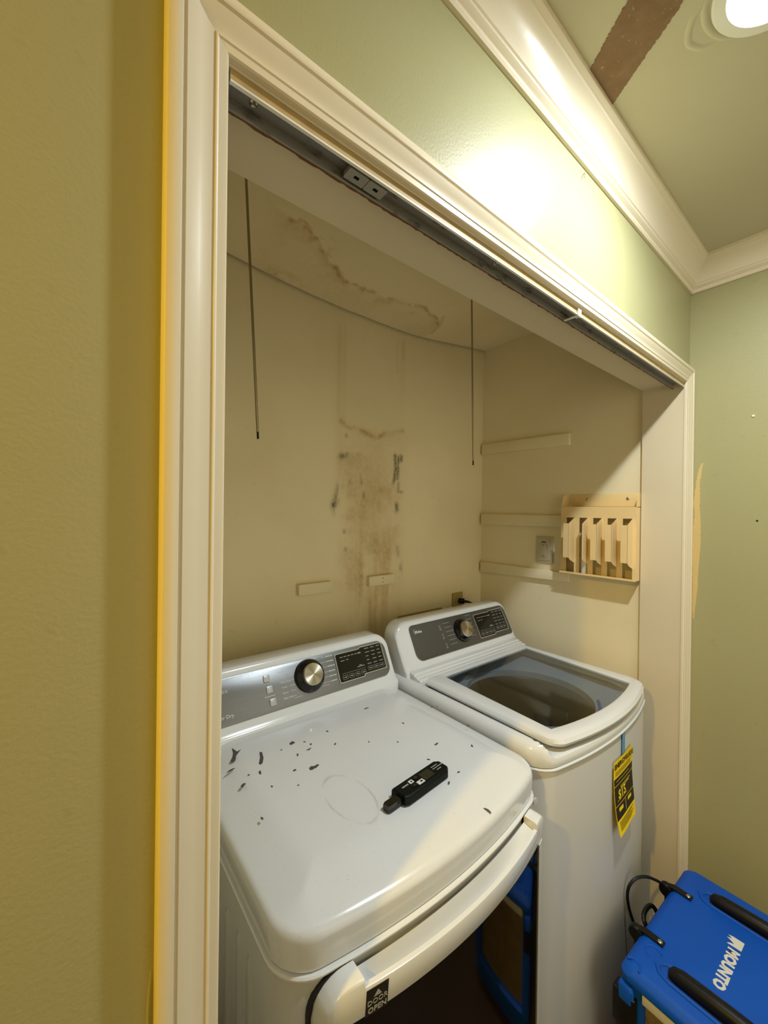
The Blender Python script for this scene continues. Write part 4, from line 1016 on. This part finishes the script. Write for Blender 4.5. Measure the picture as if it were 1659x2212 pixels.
# ------------------------------------------------------------------ dehumidifier
def dehumidifier():
    ZTOP = .45
    t = thing('dehumidifier', 'blue portable dehumidifier with two black handles, standing by the washer', 'dehumidifier', (1.335, -.235, 0), math.radians(-2.5))
    hx, hy = .243, .195
    ol = lambda i, z: [(x, y, z) for x, y in rrect(-hx + i, -hy + i, hx - i, hy - i, .024, 6)]
    # cap with softened edges
    MB().loft([ol(.030, .412), ol(.006, .413), ol(.001, .418), ol(.0, .432), ol(.004, .438), ol(.012, .446), ol(.022, .4500)]).build('top_shell', 'blue_shell', t, smooth=True, angle=40)
    MB().loft([ol(.02, .03), ol(.012, .04), ol(.012, .10), ol(.03, .105)]).build('base_shell', 'blue_shell', t, smooth=True, angle=40)
    for sx in (-1, 1):
        for sy in (-1, 1):
            x0, x1 = sorted((sx * (hx - .012), sx * (hx - .062))); y0, y1 = sorted((sy * (hy - .006), sy * (hy - .052)))
            MB().loft([[(x, y, z) for x, y in rrect(x0, y0, x1, y1, .010, 4)] for z in (.09, .414)]).build('corner_post', 'blue_shell', t, smooth=True, angle=40)
            if sx < 0: MB().loft([[(x, y, z) for x, y in rrect(-hx - .006 + g, sy * (hy - .018) - .017 + g, -hx + .03, sy * (hy - .018) + .017 - g, .008, 4)] for z, g in ((.366, .004), (.370, 0), (.402, 0), (.408, .004))]).build('corner_bumper', 'blue_shell', t, smooth=True)
    MB().box((-hx + .035, -hy + .03, .09), (hx - .03, hy - .03, .412)).build('inner_body', 'black_rubber', t)
    # intake on the left face
    MB().grid(lambda u, v: (-hx + .030 + .003 * math.sin(u * 90) * math.sin(v * 40), -hy + .05 + (2 * hy - .10) * u, .10 + .285 * v), 60, 16).build('filter_mat', 'filter', t, smooth=True, label='dusty brown filter mat')
    MB().box((-hx + .006, -hy + .05, .388), (-hx + .032, hy - .052, .4105)).build('filter_frame', 'print_white', t, bevel=.002, label='pale filter frame strip')
    # handles sunk in the top
    for x in (-.170, .150):
        r = MB(); pa = [(x + dx, y, .4485) for dx, y in ((-.024, -.16), (-.024, .100), (-.018, .122), (0, .134), (.018, .122), (.024, .100), (.024, -.16))]
        r.tube(pa, .0065, 8).build('handle_ridge', 'blue_shell', t, smooth=True)
        MB().box((x - .020, -.165, .4494), (x + .020, .108, .4510)).build('handle_recess', 'dark_gap', t, bevel=.0007)
        MB().tube([(x, .103, .4515), (x, .096, .457), (x, .08, .461), (x, 0, .4645), (x, -.09, .4645), (x, -.145, .461), (x, -.160, .4515)], [.012, .0165, .018, .018, .018, .0175, .012], 14).build('handle', 'black_rubber', t, smooth=True, label='black rubber grip handle')
        for dy in (-.06, -.075): pass
    # straps with a silver screw, wrapping over the rear edge
    for x in (-.108, .104):
        s = MB(); wv = .0095; path = [(.140, .4508), (.186, .4515), (.199, .445), (.203, .425), (.203, .39)]
        s.loft([[(x - wv, y, z), (x + wv, y, z), (x + wv, y + .0035 * (k > 1), z + .0035 * (k < 3)), (x - wv, y + .0035 * (k > 1), z + .0035 * (k < 3))] for k, (y, z) in enumerate(path)])
        st = s.build('strap', 'black_rubber', t, smooth=True, angle=50)
        MB().lathe([(.006, 0), (.006, .002), (.004, .0035), (.001, .0035)], origin=(x, .149, .4535), n=14).build('screw', 'screw', st, smooth=True)
        MB().lathe([(.017, -.010), (.019, -.007), (.019, .007), (.017, .010)], origin=(x, .204, .432), ax=(1, 0, 0), n=16).build('hose_clip', 'black_rubber', t, smooth=True)
    # power cord looping off the rear
    MB().tube(smooth_path([(.104, .208, .440), (.075, .222, .462), (.040, .238, .480), (.005, .252, .482), (-.018, .262, .460), (-.022, .262, .42), (-.010, .250, .36), (.02, .23, .28), (.06, .215, .18)]), .0042, 8).build('cord', 'black_rubber', t, smooth=True)
    MB().tube(smooth_path([(-.01, .20, .36), (-.012, .222, .392), (.018, .228, .402), (.052, .222, .396), (.058, .20, .36)]), .006, 8).build('hose_hook', 'black_rubber', t, smooth=True)
    MB().box((-hx - .004, .155, .30), (-hx + .03, hy + .012, .385)).build('corner_latch', 'black_rubber', t, bevel=.004)
    # latch on the left face
    MB().box((-hx - .010, -.14, .395), (-hx + .006, -.02, .430)).build('side_latch', 'black_rubber', t, bevel=.006)
    MB().lathe([(.006, 0), (.006, .003), (.002, .004)], origin=(-hx - .010, -.032, .412), ax=(-1, 0, 0), n=14).build('screw', 'screw', t, smooth=True)
    # moulded rings
    for (x, y, r, a0, a1) in ((-.148, .150, .018, -60, 200), (-.222, .170, .017, -110, 60)):
        MB().tube([(x + r * math.cos(math.radians(a0 + (a1 - a0) * k / 18)), y + r * math.sin(math.radians(a0 + (a1 - a0) * k / 18)), .4495) for k in range(19)], .0028, 6).build('moulded_ring', 'blue_shell', t, smooth=True)
    # maker's lettering, its top towards the front (-y)
    R = Matrix.Translation((.030, .030, .4502)) @ Matrix.Rotation(PI, 4, 'Z')
    text_mesh('logo_lettering', 'MOUNTO', 'print_white', t, .031, R, depth=.0003, align='LEFT', bold=.0017)
    emb = [(-.012, -.016), (-.0365, -.016), (-.045, -.008), (-.034, -.014), (-.030, .002)]
    em = MB().prism([(.002, .013), (.034, .013), (.036, -.016), (.030, -.012), (.026, -.003), (.022, -.008), (.016, -.020), (.012, -.010), (.006, -.019), (.003, -.010)], lambda u, v, h: (u, v, h), 0, .0004).build('logo_emblem', 'print_white', t)
    em.matrix_local = Matrix.Translation((.036, .030, .4502)) @ Matrix.Rotation(PI, 4, 'Z') @ Matrix.Translation((-.034 - .004, 0, 0))
dehumidifier()

# ------------------------------------------------------------------ small fixings
def wire_nail():
    o = MB().tube([(0, 0, 0), (0, -.004, .001), (-.004, -.006, -.006), (-.006, -.006, -.014)], .0008, 6).build('wire_hook', 'wire', smooth=True); o.location = (.918, 0, 2.353)
    tag(o, 'tiny bent wire hook in the green wall under the crown moulding', 'hook')
wire_nail()
o = MB().lathe([(.0042, 0), (.0042, .002), (.003, .0035), (.0008, .003)], ax=(-1, 0, 0), n=12).build('wall_anchor', 'white_plastic', smooth=True); o.location = (XW, -.172, 1.905); tag(o, 'white wall anchor in the upper right green wall', 'anchor')
o = MB().lathe([(.003, 0), (.003, .001), (.0012, .0022)], ax=(-1, 0, 0), n=9).build('dent_mark', 'dark_gap', smooth=True); o.location = (XW, -.185, 1.563); tag(o, 'dark bump put in for a dent in the right green wall below the anchor', 'dent')  # dark bump added to stand for a dent
